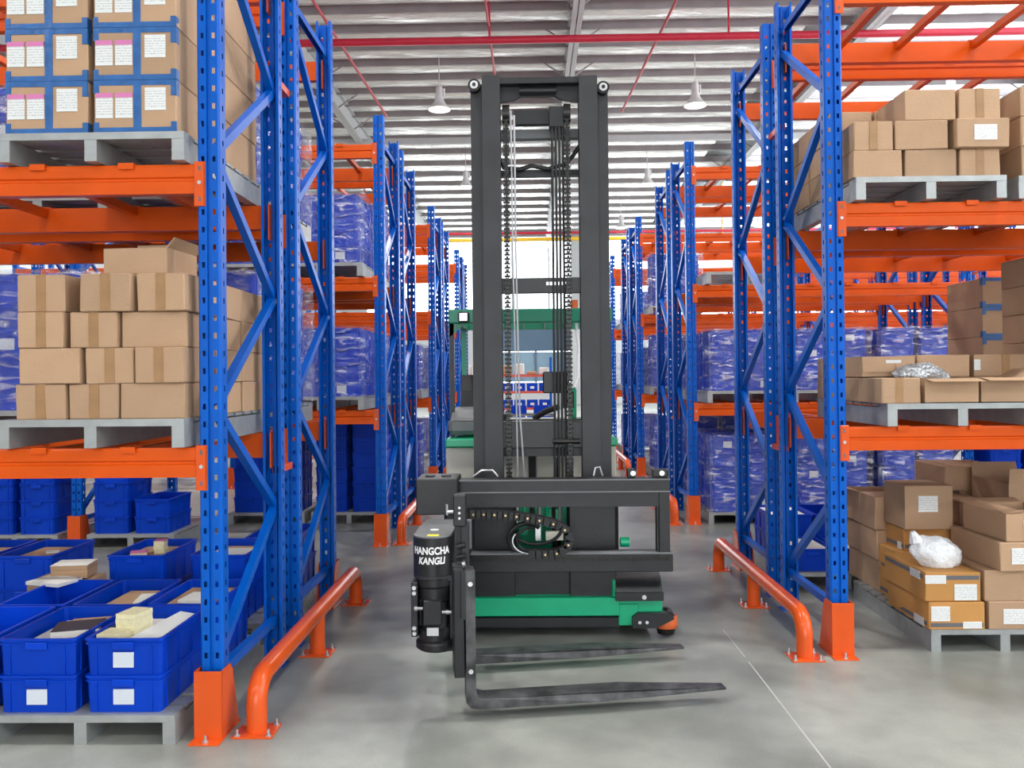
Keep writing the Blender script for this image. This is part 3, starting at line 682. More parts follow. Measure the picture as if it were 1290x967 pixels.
# second right rack, floor: open crates on a pallet
pallet(1.80, 5.80, 0, 'steel pallet under open blue crates in the second right rack'); g = 'open blue crates in the second right rack'
crate(1.97, 5.83 + .25, PH, 'blue crate with papers, lower front, second right rack floor', g); crate(2.33, 5.83 + .25, PH, 'blue crate, front right, second right rack floor', g)
crate(1.99, 6.36 + .25, PH, 'blue crate, lower rear, second right rack floor', g); crate(1.99, 6.36 + .25, PH + .153, 'blue crate with papers, upper rear, second right rack floor', g)
crate(2.33, 6.36 + .25, PH, 'blue crate, rear right lower, second right rack floor', g); crate(2.33, 6.36 + .25, PH + .153, 'blue crate, rear right upper, second right rack floor', g)
for (xx, yy, zz, lb) in ((1.97, 6.08, PH, 'front'), (1.99, 6.61, PH + .153, 'upper rear'), (2.33, 6.08, PH, 'front right')):
    o = W().box(xx - .13, xx + .13, yy - .2, yy + .2, zz + .012, zz + .14).put('document_stack', 'paper'); tag(o, f'white papers filling the {lb} crate of the second right rack', 'papers')

# emit the crates: the 300 nearest as objects, the rest joined
crates.sort(key=lambda c: c[0])
for (d, x, y, z, rz, lb, gp, hd, pl, tall) in crates[:300]:
    o = tag(ob('crate', CRM2 if tall else CRM, None, (x, y, z), (0, 0, rz)), lb, 'crate', gp)
    if hd: ob('handle', HDM2 if tall else HDM, o)
    if pl: ob('paper_label', LBM, o)
if len(crates) > 300:
    b = MB(); cv = [tuple(v.co) for v in CRM.vertices]; cf = [tuple(p.vertices) for p in CRM.polygons]
    for c in crates[300:]: b.add([(p[0] + c[1], p[1] + c[2], p[2] + c[3]) for p in cv], cf)
    tag(ob('crate_rows', b.mesh('crate_rows', 'crate')), 'rows of blue plastic crates on the farthest racks', 'crates', kind='stuff')

# ---- right rack, level 1
z0 = LV[0] + .006; pallet(1.885, 4.40, z0, 'steel pallet under open cartons on the lower right shelf'); z1 = z0 + PH; g = 'cartons on the lower right shelf'
carton(1.86, 4.41, z1, .205, .33, .137, 'brown carton with tape, front left on the lower right shelf', g, tape=.45)
carton(2.085, 4.41, z1, .285, .33, .132, 'open brown carton with curled flap, front middle, lower right shelf', g, opened=(('f', 100), ('b', 20)))
carton(2.38, 4.41, z1, .28, .33, .135, 'open brown carton, front right, lower right shelf', g, opened=(('f', 100), ('r', 60)))
for r, yy in ((1, 4.77), (2, 5.12)):
    rw = ('middle row', 'rear row')[r - 1]
    carton(1.875, yy, z1, .24, .33, .137, f'brown carton, left, bottom of the {rw}, lower right shelf', g)
    carton(2.13, yy, z1, .25, .33, .137, f'brown carton, centre, bottom of the {rw}, lower right shelf', g); carton(2.39, yy, z1, .27, .33, .137, f'brown carton, right, bottom of the {rw}, lower right shelf', g)
carton(1.90, 4.77, z1 + .137, .305, .33, .122, 'open carton with a label and curled flap, upper left, lower right shelf', g, opened=(('f', 175),), labels=((.45, .45, .085, .045),))
carton(2.215, 4.77, z1 + .137, .30, .33, .128, 'brown carton behind the silver bag on the lower right shelf', g)
carton(2.535, 4.77, z1 + .137, .295, .33, .128, 'brown carton with tape at the upper right of the lower right shelf', g, tape=.62, labels=((.0, .3, .035, .06),))
carton(1.88, 5.12, z1 + .137, .25, .33, .125, 'brown carton, rear left upper, on the lower right shelf', g); carton(2.15, 5.12, z1 + .137, .26, .33, .125, 'brown carton, rear centre upper, on the lower right shelf', g)
# next pallet: tall stack of cartons
zz = z1; pallet(2.85, 4.45, z0, 'steel pallet under the tall carton stack at the right edge')
for l in range(5):
    for r in (0, 1): carton(2.86, 4.49 + r * .29, zz, .36, .285, .165, f'brown carton, {LAY[l]} in the {"front" if r == 0 else "rear"} column, tall stack at the right edge of the photo', 'tall carton stack at the right edge')
    zz += .165
zz = LV[0] + .006 + PH; pallet(3.02, 5.60, LV[0] + .006, 'steel pallet under the blue-taped cartons behind the tall stack')
for l in range(4):
    for c in (0, 1): carton(3.05 + c * .36, 5.62, zz, .34, .48, .20, f'blue-taped carton, {LAY[l]} layer, {"left" if c == 0 else "right"}, behind the tall right stack', 'blue-taped cartons in the second right rack', bt=True)
    zz += .2
# ---- right rack, level 2
z0 = LV[1] + .006; pallet(1.735, 4.40, z0, 'steel pallet under brown cartons on the upper right shelf'); z1 = z0 + PH; g = 'brown cartons on the upper right shelf'
RW = [[(1.725, 1.985, None), (2.00, 2.27, None), (2.285, 2.50, .5)], [(1.73, 1.94, .5), (1.95, 2.225, None), (2.255, 2.535, None)], [(2.00, 2.272, None), (2.285, 2.505, .5)]]
RH = [.145, .155, .165]; z = z1
for l, row in enumerate(RW):
    for k, (a, b_, tp) in enumerate(row):
        carton(a, 4.41 + (0 if (l, k) != (1, 2) else -.03), z, b_ - a, .34, RH[l], f'brown carton, {("bottom", "middle", "top")[l]} layer, {(colw if len(row) == 3 else ["left", "right"])[k]}, front of the upper right shelf', g, tape=tp, labels=((.33, .25, .12, .08),) if (l, k) == (1, 2) else (), rz=R.uniform(-.02, .02))
    for r in (1, 2):
        for k, (a, b_) in enumerate(((1.73, 1.98), (1.99, 2.24), (2.25, 2.50))):
            if l == 2 and k > 1: continue
            carton(a, 4.41 + .36 * r, z, b_ - a, .34, RH[l], f'brown carton, {("bottom", "middle", "top")[l]} layer, {colw[k]}, {("middle", "rear")[r - 1]} row, upper right shelf', g)
    z += RH[l]
pallet(2.60, 4.42, z0, 'steel pallet at the right edge on the upper right shelf'); z = z1
for l in range(3):
    for r in (0, 1, 2): carton(2.62, 4.43 + r * .35, z, .36, .34, .16, f'brown carton, {("bottom", "middle", "top")[l]} layer, {("front", "middle", "rear")[r]} row, right edge of the upper shelf', 'brown cartons at the right edge of the upper shelf')
    z += .16
# ---- right rack, floor: carton pile
pallet(2.145, 4.50, 0, 'steel pallet on the floor under the carton pile on the right'); pallet(2.945, 4.52, 0, 'steel pallet cut by the right edge of the photo, on the floor')
g = 'cartons piled on the right floor pallet'; z1 = PH
carton(2.13, 4.49, z1, .30, .52, .148, 'orange-brown carton with two labels, bottom front corner of the floor pile', g, 'card_or', labels=((.03, .32, .10, .078), (.6, .05, .10, .035)), stripe=.10)
carton(2.115, 4.50, z1 + .148, .30, .52, .158, 'orange-brown carton under the white plastic bag in the floor pile', g, 'card_or', labels=((.0, .62, .11, .045), (.52, .05, .12, .085)), stripe=.75)
for l, (hh, lb) in enumerate(((.155, 'bottom'), (.155, 'second'))):
    carton(2.19, 5.02, z1 + l * .155, .29, .25, hh, f'orange-brown carton, {lb} of the stack behind the bag', g, 'card_or', stripe=.15)
carton(2.235, 5.02, z1 + .31, .29, .25, .137, 'orange-brown carton with grey stripe, third up behind the bag', g, 'card_or', labels=((.5, .08, .10, .04),), stripe=.12)
carton(2.225, 4.98, z1 + .447, .29, .29, .262, 'large brown carton with a white label on top of the floor pile', g, labels=((.28, .40, .115, .095),))
zc = z1
for l, hh in enumerate((.20, .19, .21)):
    for r, yy in enumerate((5.275, 5.525)):
        carton(2.19 - .01 * l, yy, zc, .30, .248, hh, f'plain brown carton, {("bottom", "middle", "top")[l]} layer, {("front", "rear")[r]}, left flank of the floor pile', g, opened=(('l', 75),) if (l == 2 and r > 0) else None)
    zc += hh
carton(2.445, 4.49, z1, .36, .45, .150, 'brown carton with a label, bottom right of the floor pile', g, labels=((.22, .2, .12, .08),))
carton(2.43, 4.50, z1 + .15, .38, .48, .165, 'plain brown carton, second up at the right of the floor pile', g)
carton(2.50, 4.47, z1 + .315, .36, .5, .155, 'brown carton with label, third up at the right of the floor pile', g, labels=((.17, .25, .14, .085),), rz=.03)
carton(2.54, 4.48, z1 + .47, .36, .42, .150, 'half-open brown carton on top at the right of the floor pile', g, labels=((.26, .2, .12, .085),), rz=.03, opened=(('b', 80), ('l', -80), ('f', -85)))
for l, hh in enumerate((.14, .14, .15)): carton(2.53, 5.05, z1 + l * .143, .26, .34, hh - .005, f'brown carton, {("bottom", "middle", "top")[l]}, hidden column behind the right of the pile', g)
carton(2.66, 5.20, z1 + .43, .20, .40, .15, 'small brown carton with a taped top between the two high boxes', g, tape=.5)
for l in range(3): carton(2.87, 5.05, z1 + l * .17, .30, .42, .168, f'brown carton, {LAY[l]} below the open box at the right edge', g)
carton(2.87, 5.03, z1 + .51, .30, .42, .20, 'tall open brown carton at the right edge, behind the pile', g, opened=(('f', 5), ('b', 10)))
for l in range(3): carton(2.84, 5.55, z1 + l * .2, .34, .42, .198, f'brown carton, {LAY[l]}, farthest column behind the pile', g)
carton(2.74, 5.53, z1 + .6, .40, .44, .16, 'dark brown carton topmost at the rear right of the pile', g)
# plastic bags
def bag(name, pts, c, mname, label, seed):
    bm = bmesh.new(); bmesh.ops.create_icosphere(bm, subdivisions=4, radius=1); rg = random.Random(seed)
    import mathutils
    for v in bm.verts:
        n = mathutils.noise.noise(v.co * 2.3 + Vector((seed, 0, 0))) * .16 + mathutils.noise.noise(v.co * 7 + Vector((0, seed, 0))) * .06
        p = v.co * (1 + n); x, y, z = p.x * pts[0], p.y * pts[1], p.z * pts[2]
        if pts[3] and v.co.x * pts[4] > .2: f_ = (v.co.x * pts[4] - .2); z += f_ * pts[3]; y *= 1 - .5 * f_
        v.co = (x, y, max(z, -pts[2] * .55))
    me = bpy.data.meshes.new(name); bm.to_mesh(me); bm.free(); me.materials.append(M[mname]); me.shade_smooth()
    o = tag(ob(name, me, None, c), label, 'bag')
    return o
o = bag('plastic_bag', (.135, .085, .105, .06, -1), (2.25, 4.66, z1 + .306 + .055), 'bag', 'clear plastic bag of white parts resting on the orange-brown carton', 3)
W().cyl((-.105, 0, .08), (-.125, 0, .135), .04, 8, .014).put('gathered_neck', 'bag', o)
bag('plastic_bag', (.15, .07, .06, -.03, 1), (2.19, 4.66, LV[0] + .006 + PH + .137 + .02), 'silverbag', 'silvery wrinkled plastic bag lying on the lower right shelf cartons', 8)

# ================================================================== FORKLIFT
O = (.06, 5.0, 0)
F = thing('forklift', O, 'black and green narrow-aisle forklift with a tall mast standing in the aisle', 'forklift')
def part(name, b, m, parent=F, smooth=False): return b.put(name, m, parent, O, smooth)
# mast rails (channels open towards the middle)
def chan(x0, x1, y0, y1, z0, z1, inward, t=.022):
    if inward > 0: P = [(x0, y0), (x1, y0), (x1, y0 + t), (x0 + t, y0 + t), (x0 + t, y1 - t), (x1, y1 - t), (x1, y1), (x0, y1)]
    else: P = [(x1, y0), (x0, y0), (x0, y0 + t), (x1 - t, y0 + t), (x1 - t, y1 - t), (x0, y1 - t), (x0, y1), (x1, y1)]
    return W().prism(P, 'z', z0, z1)
part('outer_rail', chan(-.343, -.262, 4.93, 5.12, .10, 3.255, 1), 'blackm'); part('outer_rail', chan(.400, .478, 4.93, 5.12, .10, 3.24, -1), 'blackm')
part('inner_rail', chan(-.272, -.166, 4.88, 5.04, .30, 3.292, 1), 'blackm'); part('inner_rail', chan(.304, .412, 4.88, 5.04, .30, 3.282, -1), 'blackm')
for x, z in ((-.318, 3.235), (.447, 3.21)):
    rl = part('mast_roller', W().cyl((x, 4.88, z), (x, 4.95, z), .037, 20), 'chainm', smooth=True)
    part('roller_bearing', W().cyl((x, 4.873, z), (x, 4.885, z), .024, 16).cyl((x, 4.868, z), (x, 4.875, z), .011, 12, mi=1), ['silver', 'black'], rl, True)
# cross members
part('top_crossbar', W().box(-.17, .31, 4.90, 5.0, 3.247, 3.283).prism([(-.17, 3.25), (-.17, 3.155), (-.09, 3.165), (-.04, 3.19), (.16, 3.19), (.21, 3.165), (.31, 3.15), (.31, 3.25)], 'y', 4.96, 4.985), 'black')
part('cylinder_head', W().cyl((-.05, 4.94, 3.215), (.17, 4.94, 3.215), .022, 12), 'black', smooth=True)
part('crossbar', W().box(-.085, .13, 4.97, 5.02, 3.025, 3.11), 'black'); part('crossbar', W().box(-.26, .40, 5.04, 5.09, 2.955, 3.015, 0, .006), 'grey')
hz = W().tube([(-.17, 5.02, 2.83), (-.15, 5.02, 2.775), (-.05, 5.02, 2.765), (.02, 5.02, 2.785), (.12, 5.02, 2.765), (.22, 5.02, 2.79), (.27, 5.02, 2.84), (.31, 5.02, 2.9)], .014, 8)
part('hose_bundle', hz, 'rubber', smooth=True); part('crossbar', W().box(-.26, .40, 5.05, 5.1, 2.73, 2.765), 'black')
cb = part('crossbar', W().box(-.17, .31, 4.93, 4.98, 2.00, 2.092, 0, .003), 'black')
b = W()
for k in range(7): b.box(.10 + k * .021, .10 + k * .021 + .014, 4.9275, 4.929, 2.046, 2.066)
part('stamped_marking', b, 'silver', cb)
part('lower_crossplate', W().box(-.17, .31, 4.93, 4.98, 1.075, 1.235, 0, .004).box(-.17, .31, 5.0, 5.05, 1.02, 1.10), 'black')
part('cylinder_clamp', W().cyl((.13, 4.925, 1.115), (.29, 4.925, 1.115), .017, 10), 'chainm', smooth=True)
# chain pulleys, chains, hoses, wires
def chain(x, y, z0, z1, nm='lift_chain'):
    b = W(); n = int((z1 - z0) / .026)
    for k in range(n):
        z = z0 + k * .026; wx = .015 if k % 2 else .010
        b.box(x - wx, x - wx + .005, y - .007, y + .007, z, z + .030).box(x + wx - .005, x + wx, y - .007, y + .007, z, z + .030)
        b.box(x - .008, x + .008, y - .004, y + .004, z, z + .024).cyl((x - .019, y, z + .006), (x + .019, y, z + .006), .006, 6)
    o = part(nm, b, 'chainm'); tag(o, kind='stuff')
chain(-.132, 4.92, .82, 3.08); chain(.232, 4.92, .82, 3.08)
for x in (-.132, .232): part('chain_pulley', W().cyl((x - .022, 4.95, 3.08), (x + .022, 4.95, 3.08), .055, 20), 'chainm', smooth=True)
part('hose_guide', W().box(.125, .215, 4.92, 4.99, 2.99, 3.115, 0, .004), 'black')
for x in (.143, .165, .186, .207): part('hydraulic_hose', W().tube([(x, 4.93, .82), (x, 4.93, 3.06)], .0075, 8), 'rubber', smooth=True)
part('steel_cable', W().tube([(-.103, 4.915, 3.09), (-.098, 4.915, 2.2), (-.085, 4.915, 1.3), (-.08, 4.915, .85)], .005, 6), 'silver', smooth=True)
part('steel_cable', W().tube([(-.083, 4.915, 3.06), (-.08, 4.915, 2.2), (-.066, 4.915, 1.3), (-.038, 4.915, .85)], .006, 6), 'silver', smooth=True)
part('valve_block', W().box(.075, .235, 4.99, 5.10, 1.40, 1.53, 0, .006).cyl((.22, 4.98, 1.45), (.22, 4.99, 1.45), .02, 10).box(.19, .26, 4.97, 5.0, 1.31, 1.41, 0, .004), 'black')
for x in (.15, .24): part('lift_cylinder', W().cyl((x, 5.06, .5), (x, 5.06, 1.02), .017, 14).cyl((x, 5.06, .3), (x, 5.06, .72), .028, 14, mi=1), ['chrome', 'black'], smooth=True)
part('lift_cylinder', W().cyl((-.205, 5.14, .3), (-.205, 5.14, 1.9), .028, 14).cyl((-.205, 5.14, 1.9), (-.205, 5.14, 3.0), .017, 14, mi=1), ['black', 'chrome'], smooth=True)
# front plates around the mast foot
part('mast_foot_plate', W().box(-.335, -.10, 4.76, 4.80, .20, .835, 0, .004), 'black'); part('mast_foot_plate', W().box(.215, .481, 4.76, 4.80, .20, .83, 0, .004), 'black')
part('mast_foot_plate', W().box(-.335, .481, 4.80, 4.84, .20, .50).box(-.335, .481, 4.78, 4.82, .775, .835), 'black')
for x in (-.13, .24):
    part('flange_bolt', W().cyl((x, 4.785, .325), (x, 4.80, .325), .026, 16).cyl((x, 4.778, .325), (x, 4.787, .325), .012, 6, mi=1), ['blackm', 'chainm'], smooth=True)
part('manifold', W().box(-.10, .215, 5.06, 5.12, .45, .79).box(-.08, -.02, 4.98, 5.06, .55, .76).box(.02, .06, 4.98, 5.06, .52, .78).box(.10, .19, 4.98, 5.06, .60, .70), 'green')
for k, x in enumerate((-.09, -.045, .0, .045, .09, .13, .17)):
    part('fitting', W().cyl((x, 4.96, .60 + .02 * (k % 2)), (x, 4.96, .75 + .015 * (k % 3)), .011, 8), ('silver', 'green', 'black')[k % 3], smooth=True)
part('bracket', W().box(.02, .05, 4.75, 4.77, .56, .68).cyl((.03, 4.74, .66), (.03, 4.76, .66), .012, 8), 'silver')
part('junction_box', W().box(.08, .18, 4.78, 4.84, .555, .60), 'cream')
# traverse frame
tf = part('traverse_frame', W().box(-.40, .760, 4.55, 4.66, .862, .935, 0, .004).box(-.398, .758, 4.57, 4.658, .78, .863), 'black')
part('frame_edge', W().box(-.40, .762, 4.546, 4.552, .862, .868).box(-.40, .762, 4.546, 4.552, .928, .934), 'grey', tf)
part('end_upright', W().box(.700, .7595, 4.566, 4.655, .45, .861, 0, .003).box(.69, .722, 4.58, 4.64, .452, .80), 'black', tf)
low = part('lower_beam', W().box(-.35, .772, 4.55, 4.72, .425, .515, 0, .004), 'black')
b = W()
for k in range(74): b.box(-.33 + k * .0147, -.33 + k * .0147 + .008, 4.543, 4.552, .486, .505)
o = part('gear_rack', b.box(-.34, .77, 4.545, 4.6, .505, .52), 'chainm', low); tag(o, kind='stuff')
part('rail_strip', W().box(-.34, .772, 4.56, 4.62, .518, .528), 'grey', low)
part('carriage_block', W().box(-.625, -.400, 4.45, 4.70, .76, .955, 0, .006), 'black')
part('block_cap', W().cyl((-.56, 4.56, .955), (-.56, 4.56, .963), .028, 16).cyl((-.47, 4.56, .955), (-.47, 4.56, .963), .028, 16), 'blackm', smooth=True)
for x, h in ((.555, .05), (.715, .045)):
    rb = part('side_roller', W().box(x - .022 - (.02 if x > .7 else 0), x + .022 + (.02 if x > .7 else 0), 4.60, 4.65, .935, .935 + h, 0, .004), 'black')
    part('roller_bolt', W().cyl((x + .008, 4.59, .96), (x + .008, 4.602, .96), .014, 12), 'chrome', rb, True)
part('bleed_cable', W().tube([(.35, 4.66, .94), (.36, 4.66, .985), (.385, 4.66, .99), (.40, 4.66, .94)], .005, 6).tube([(-.33, 4.66, .94), (-.28, 4.66, .975), (-.22, 4.66, .975), (-.19, 4.66, .94)], .006, 6), 'silver', smooth=True)
# energy chain
pts = [(-.335, .752), (-.25, .752), (-.16, .748), (-.07, .738), (.02, .722), (.10, .704), (.16, .682), (.195, .65), (.205, .605), (.19, .565), (.15, .54), (.09, .532), (.02, .532), (-.05, .534)]
P = [Vector((a, 4.50, b_)) for a, b_ in pts]; ch = W(); rv = W(); path = []
for i in range(len(P) - 1):
    n = max(1, int((P[i + 1] - P[i]).length / .028))
    for k in range(n): path.append(P[i].lerp(P[i + 1], k / n))
for i in range(len(path) - 1):
    d = (path[i + 1] - path[i]).normalized(); n = Vector((-d.z, 0, d.x)) * .021; a = path[i] - d * .001; c = path[i + 1] + d * .004
    ch.add([a - n, c - n, c + n, a + n, *(q + Vector((0, .07, 0)) for q in (a - n, c - n, c + n, a + n))], [(0, 1, 2, 3), (4, 5, 6, 7), (0, 1, 5, 4), (1, 2, 6, 5), (2, 3, 7, 6), (3, 0, 4, 7)])
    if i % 2 == 0 and i < 24: q = (a + c) / 2; rv.cyl((q.x, 4.496, q.z), (q.x, 4.501, q.z), .006, 8)
ec = part('cable_chain', ch, 'rubber'); M['gold'] = mat('brass_rivet', (.6, .45, .22), .3, metal=.6); part('rivet', rv, 'gold', ec); tag(ec.children[0], kind='stuff')
def loop(cx, cz, rx, rz_, y, a0, a1, r, m, nm='hose_loop'):
    part(nm, W().tube([(cx + rx * math.cos(a), y + .01 * math.sin(a * 2), cz + rz_ * math.sin(a)) for a in [a0 + (a1 - a0) * k / 20 for k in range(21)]], r, 8), m, smooth=True)
loop(-.03, .60, .10, .085, 4.60, PI * .25, PI * 1.6, .014, 'rubber'); loop(-.01, .60, .075, .065, 4.58, PI * .4, PI * 1.7, .009, 'rubber'); loop(-.02, .595, .088, .07, 4.56, PI * .8, PI * 1.65, .004, 'white')
loop(.02, .66, .15, .10, 4.65, PI * 1.1, PI * 1.95, .010, 'rubber')
# turret
ty = 3.98
n = 16; poly = [(-.479 + .093 * math.cos(PI + PI * k / n), ty + .0 + .093 * math.sin(PI + PI * k / n)) for k in range(n + 1)] + [(-.386, ty + .22), (-.415, ty + .42), (-.555, ty + .42), (-.572, ty + .22)]
tc = part('motor_cover', W().prism(poly, 'z', .555, .742), 'black', smooth=True)
part('cover_lid', W().prism([(-.479 + (x + .479) * .97, ty + (y - ty) * .97) for x, y in poly], 'z', .742, .748), 'grey', tc)
part('white_badge', W().lathe([(.0, .7505), (.022, .7505), (.022, .748)], -.482, ty + .10, 16), 'white', tc)
part('yellow_sticker', W().box(-.50, -.445, ty - .06, ty - .02, .748, .750), 'yellow', tc)
def text_on_drum(txt, cx, cz, size, width, zoff, shear=0):
    cu = bpy.data.curves.new('lettering', 'FONT'); cu.body = txt; cu.size = size; cu.align_x = 'CENTER'; cu.extrude = .0006; cu.offset = size * .032; cu.shear = shear
    t = bpy.data.objects.new('lettering_tmp', cu); C.objects.link(t); bpy.context.view_layer.update()
    me = bpy.data.meshes.new_from_object(t); bpy.data.objects.remove(t)
    xs = [v.co.x for v in me.vertices]; sc = width / (max(xs) - min(xs)); r = .0945
    bm = bmesh.new(); bm.from_mesh(me); bmesh.ops.subdivide_edges(bm, edges=[e for e in bm.edges if e.calc_length() * sc > .02], cuts=2)
    for v in bm.verts:
        a = (v.co.x * sc + cx) / r; z = v.co.y; d = r + v.co.z
        v.co = (-.479 + d * math.sin(a) - O[0], ty - d * math.cos(a) - O[1], cz + z)
    bm.to_mesh(me); bm.free(); me.materials.clear(); me.materials.append(M['white']); ob('lettering', me, tc)
text_on_drum('HANGCHA', .002, .668, .047, .195, 0); text_on_drum('KANGLI', .004, .622, .045, .135, 0, .15)
part('motor_flange', W().lathe([(0, .545), (.085, .545), (.098, .55), (.098, .56), (.0, .56)], -.475, ty, 24).box(-.475, -.345, ty - .05, ty + .1, .535, .550), 'blackm', smooth=True)
part('turret_drum', W().lathe([(0, .25), (.078, .25), (.078, .30), (.065, .31), (.065, .43), (.075, .44), (.075, .50), (.085, .51), (.085, .545), (0, .545)], -.472, ty, 24), 'black', smooth=True)
part('turret_foot', W().lathe([(0, .205), (.09, .205), (.102, .215), (.102, .24), (.085, .252), (0, .252)], -.462, ty, 24).prism([(-.46, ty - .08), (-.33, ty - .05), (-.33, ty + .12), (-.46, ty + .1)], 'z', .205, .235), 'black', smooth=True)
part('side_clamp', W().box(-.578, -.545, ty - .06, ty + .04, .27, .53, 0, .004).box(-.56, -.48, ty + .0, ty + .1, .27, .53), 'black')
for z in (.505, .48, .315, .29): part('clamp_bolt', W().cyl((-.562, ty - .072, z), (-.562, ty - .058, z), .010, 8), 'silver', smooth=True)
part('gearbox', W().box(-.52, -.43, ty - .085, ty - .02, .33, .45, 0, .006), 'black')
part('grease_fitting', W().cyl((-.555, ty - .07, .41), (-.515, ty - .07, .41), .009, 8).cyl((-.56, ty - .07, .41), (-.545, ty - .07, .41), .014, 8), 'chrome', smooth=True)
part('grease_fitting', W().cyl((-.43, ty - .07, .392), (-.385, ty - .07, .392), .009, 8).cyl((-.41, ty - .07, .392), (-.395, ty - .07, .392), .013, 8), 'chrome', smooth=True)
part('rating_plate', W().box(-.50, -.445, ty - .0885, ty - .08, .285, .322), 'silver')
part('arm_plate', W().box(-.40, -.33, 3.95, 4.2, .24, .54, 0, .005), 'black')
# sensor block above the fork carriage
part('sensor_block', W().box(-.375, -.315, 3.93, 4.0, .79, .94, 0, .005), 'black'); part('sensor_knob', W().cyl((-.405, 3.94, .86), (-.375, 3.94, .86), .008, 8).cyl((-.405, 3.94, .845), (-.405, 3.94, .895), .006, 8), 'silver', smooth=True)
b = W()
for z in (.83, .855, .88): b.cyl((-.345, 3.925, z), (-.345, 3.93, z), .006, 8)
part('indicator', b, 'white')
part('hanger_bar', W().box(-.34, -.305, 3.96, 4.02, .56, .80, 0, .003).box(-.375, -.34, 3.99, 4.01, .57, .79), 'blackm')
part('grey_tube', W().box(-.318, -.298, 4.05, 4.08, .66, .80), 'grey')
for z, s in ((.60, .016), (.64, .012), (.69, .014)): part('pipe_fitting', W().cyl((-.36, 3.95, z), (-.32, 3.95, z + .01), s, 8), 'silver' if z < .62 else 'black', smooth=True)
# fork carriage and forks, swung to the right
A9 = math.radians(8.8); base = Vector((-.29, 3.62))
def fk(b):
    v2 = []
    for x, y, z in b.v:
        dx, dy = x - base.x, y - base.y; v2.append((base.x + dx * math.cos(A9) - dy * math.sin(A9), base.y + dx * math.sin(A9) + dy * math.cos(A9), z))
    b.v = v2; return b
fc = part('fork_carriage', fk(W().box(-.335, -.295, 3.66, 4.35, .42, .50, 0, .004).box(-.335, -.295, 3.66, 4.35, .22, .29, 0, .004).box(-.345, -.30, 3.68, 3.76, .19, .66, 0, .003).box(-.345, -.30, 4.22, 4.30, .19, .62)), 'black')
for y0, lab in ((3.60, 'near'), (4.17, 'far')):
    x0 = -.295
    prof = [(x0, .655), (x0 + .042, .655), (x0 + .042, .13), (x0 + .052, .105), (x0 + .08, .097), (x0 + .7, .097), (x0 + 1.19, .072), (x0 + 1.19, .062), (x0 + .62, .052), (x0 + .06, .052), (x0 + .02, .06), (x0, .085)]
    b = W().prism(prof, 'y', y0, y0 + .105)
    b.v = [(x, (y0 + .0525) + (y - y0 - .0525) * (1 if x < x0 + 1.05 else .55), z) if x > x0 + 1.15 else (x, y, z) for x, y, z in b.v]
    b2 = fk(b); o = part('fork', b2, 'forksteel' if 'forksteel' in M else 'blackm'); o['label'] = f'{lab} black steel fork with scuffed top'
    part('fork_bolt', fk(W().cyl((x0 + .02, y0 - .006, .60), (x0 + .02, y0 + .002, .60), .011, 8).cyl((x0 + .02, y0 - .006, .22), (x0 + .02, y0 + .002, .22), .011, 8)), 'chrome', o, True)
part('slide_rail', fk(W().box(-.345, -.30, 3.61, 3.66, .19, .66, 0, .003).box(-.315, -.295, 3.585, 3.61, .45, .655)), 'black')
# straddle base
part('front_axle_beam', W().box(-.50, .495, 4.72, 4.80, .135, .240, 0, .004), 'green')
part('under_plate', W().box(-.45, .50, 4.74, 5.05, .06, .125, 0, .006), 'black')
part('wheel_arm', W().box(.455, .74, 4.74, 5.25, .14, .335, 0, .006).box(.49, .60, 4.735, 4.80, .075, .20, 0, .004), 'green')
part('wheel_arm', W().box(-.60, -.44, 4.80, 5.25, .10, .30, 0, .006), 'green')
hp = [(4.70, .255), (4.70, .275), (4.712, .305), (4.735, .330), (4.77, .349), (4.82, .360), (4.90, .365), (5.0, .365), (5.0, .35), (4.82, .348), (4.75, .325), (4.72, .275)]
wc = part('wheel_cover', W().prism(hp, 'x', .475, .735).box(.47, .74, 4.687, 4.71, .228, .275), 'black', smooth=True)
part('cover_bolt', W().cyl((.63, 4.68, .25), (.63, 4.69, .25), .013, 8).cyl((.53, 4.85, .36), (.53, 4.85, .372), .014, 8).cyl((.67, 4.85, .36), (.67, 4.85, .372), .014, 8), 'silver', wc, True)
part('load_wheel', W().cyl((.52, 5.02, .125), (.68, 5.02, .125), .125, 24), 'rubber', smooth=True); part('load_wheel', W().cyl((-.56, 5.02, .125), (-.48, 5.02, .125), .125, 24), 'rubber', smooth=True)
part('load_wheel', W().cyl((-.1, 6.9, .16), (.2, 6.9, .16), .16, 24), 'rubber', smooth=True)
br = part('roller_bracket', W().prism([(.565, .07), (.565, .13), (.60, .155), (.76, .155), (.80, .13), (.80, .12), (.70, .07)], 'y', 4.70, 4.735).box(.70, .798, 4.736, 4.82, .137, .1535), 'black')
part('bracket_bolt', W().cyl((.605, 4.692, .105), (.605, 4.702, .105), .010, 8).cyl((.645, 4.692, .105), (.645, 4.702, .105), .010, 8), 'chrome', br, True)
gr = part('guide_roller', W().lathe([(.02, .052), (.062, .056), (.068, .066), (.068, .115), (.062, .125), (.02, .128)], .765, 4.78, 24), 'polyu', smooth=True)
part('roller_cap', W().lathe([(0, .150), (.022, .150), (.05, .128), (.055, .124)], .765, 4.78, 20).lathe([(0, .168), (.014, .168), (.014, .15)], .765, 4.78, 8).lathe([(.0, .002), (.05, .02), (.055, .05)], .765, 4.78, 16), 'chainm', gr, True)
part('green_knob', W().cyl((.50, 4.70, .56), (.55, 4.70, .56), .028, 14), 'green', smooth=True)
part('chassis', W().box(-.56, .55, 5.25, 7.1, .12, .79, 0, .02), 'black')
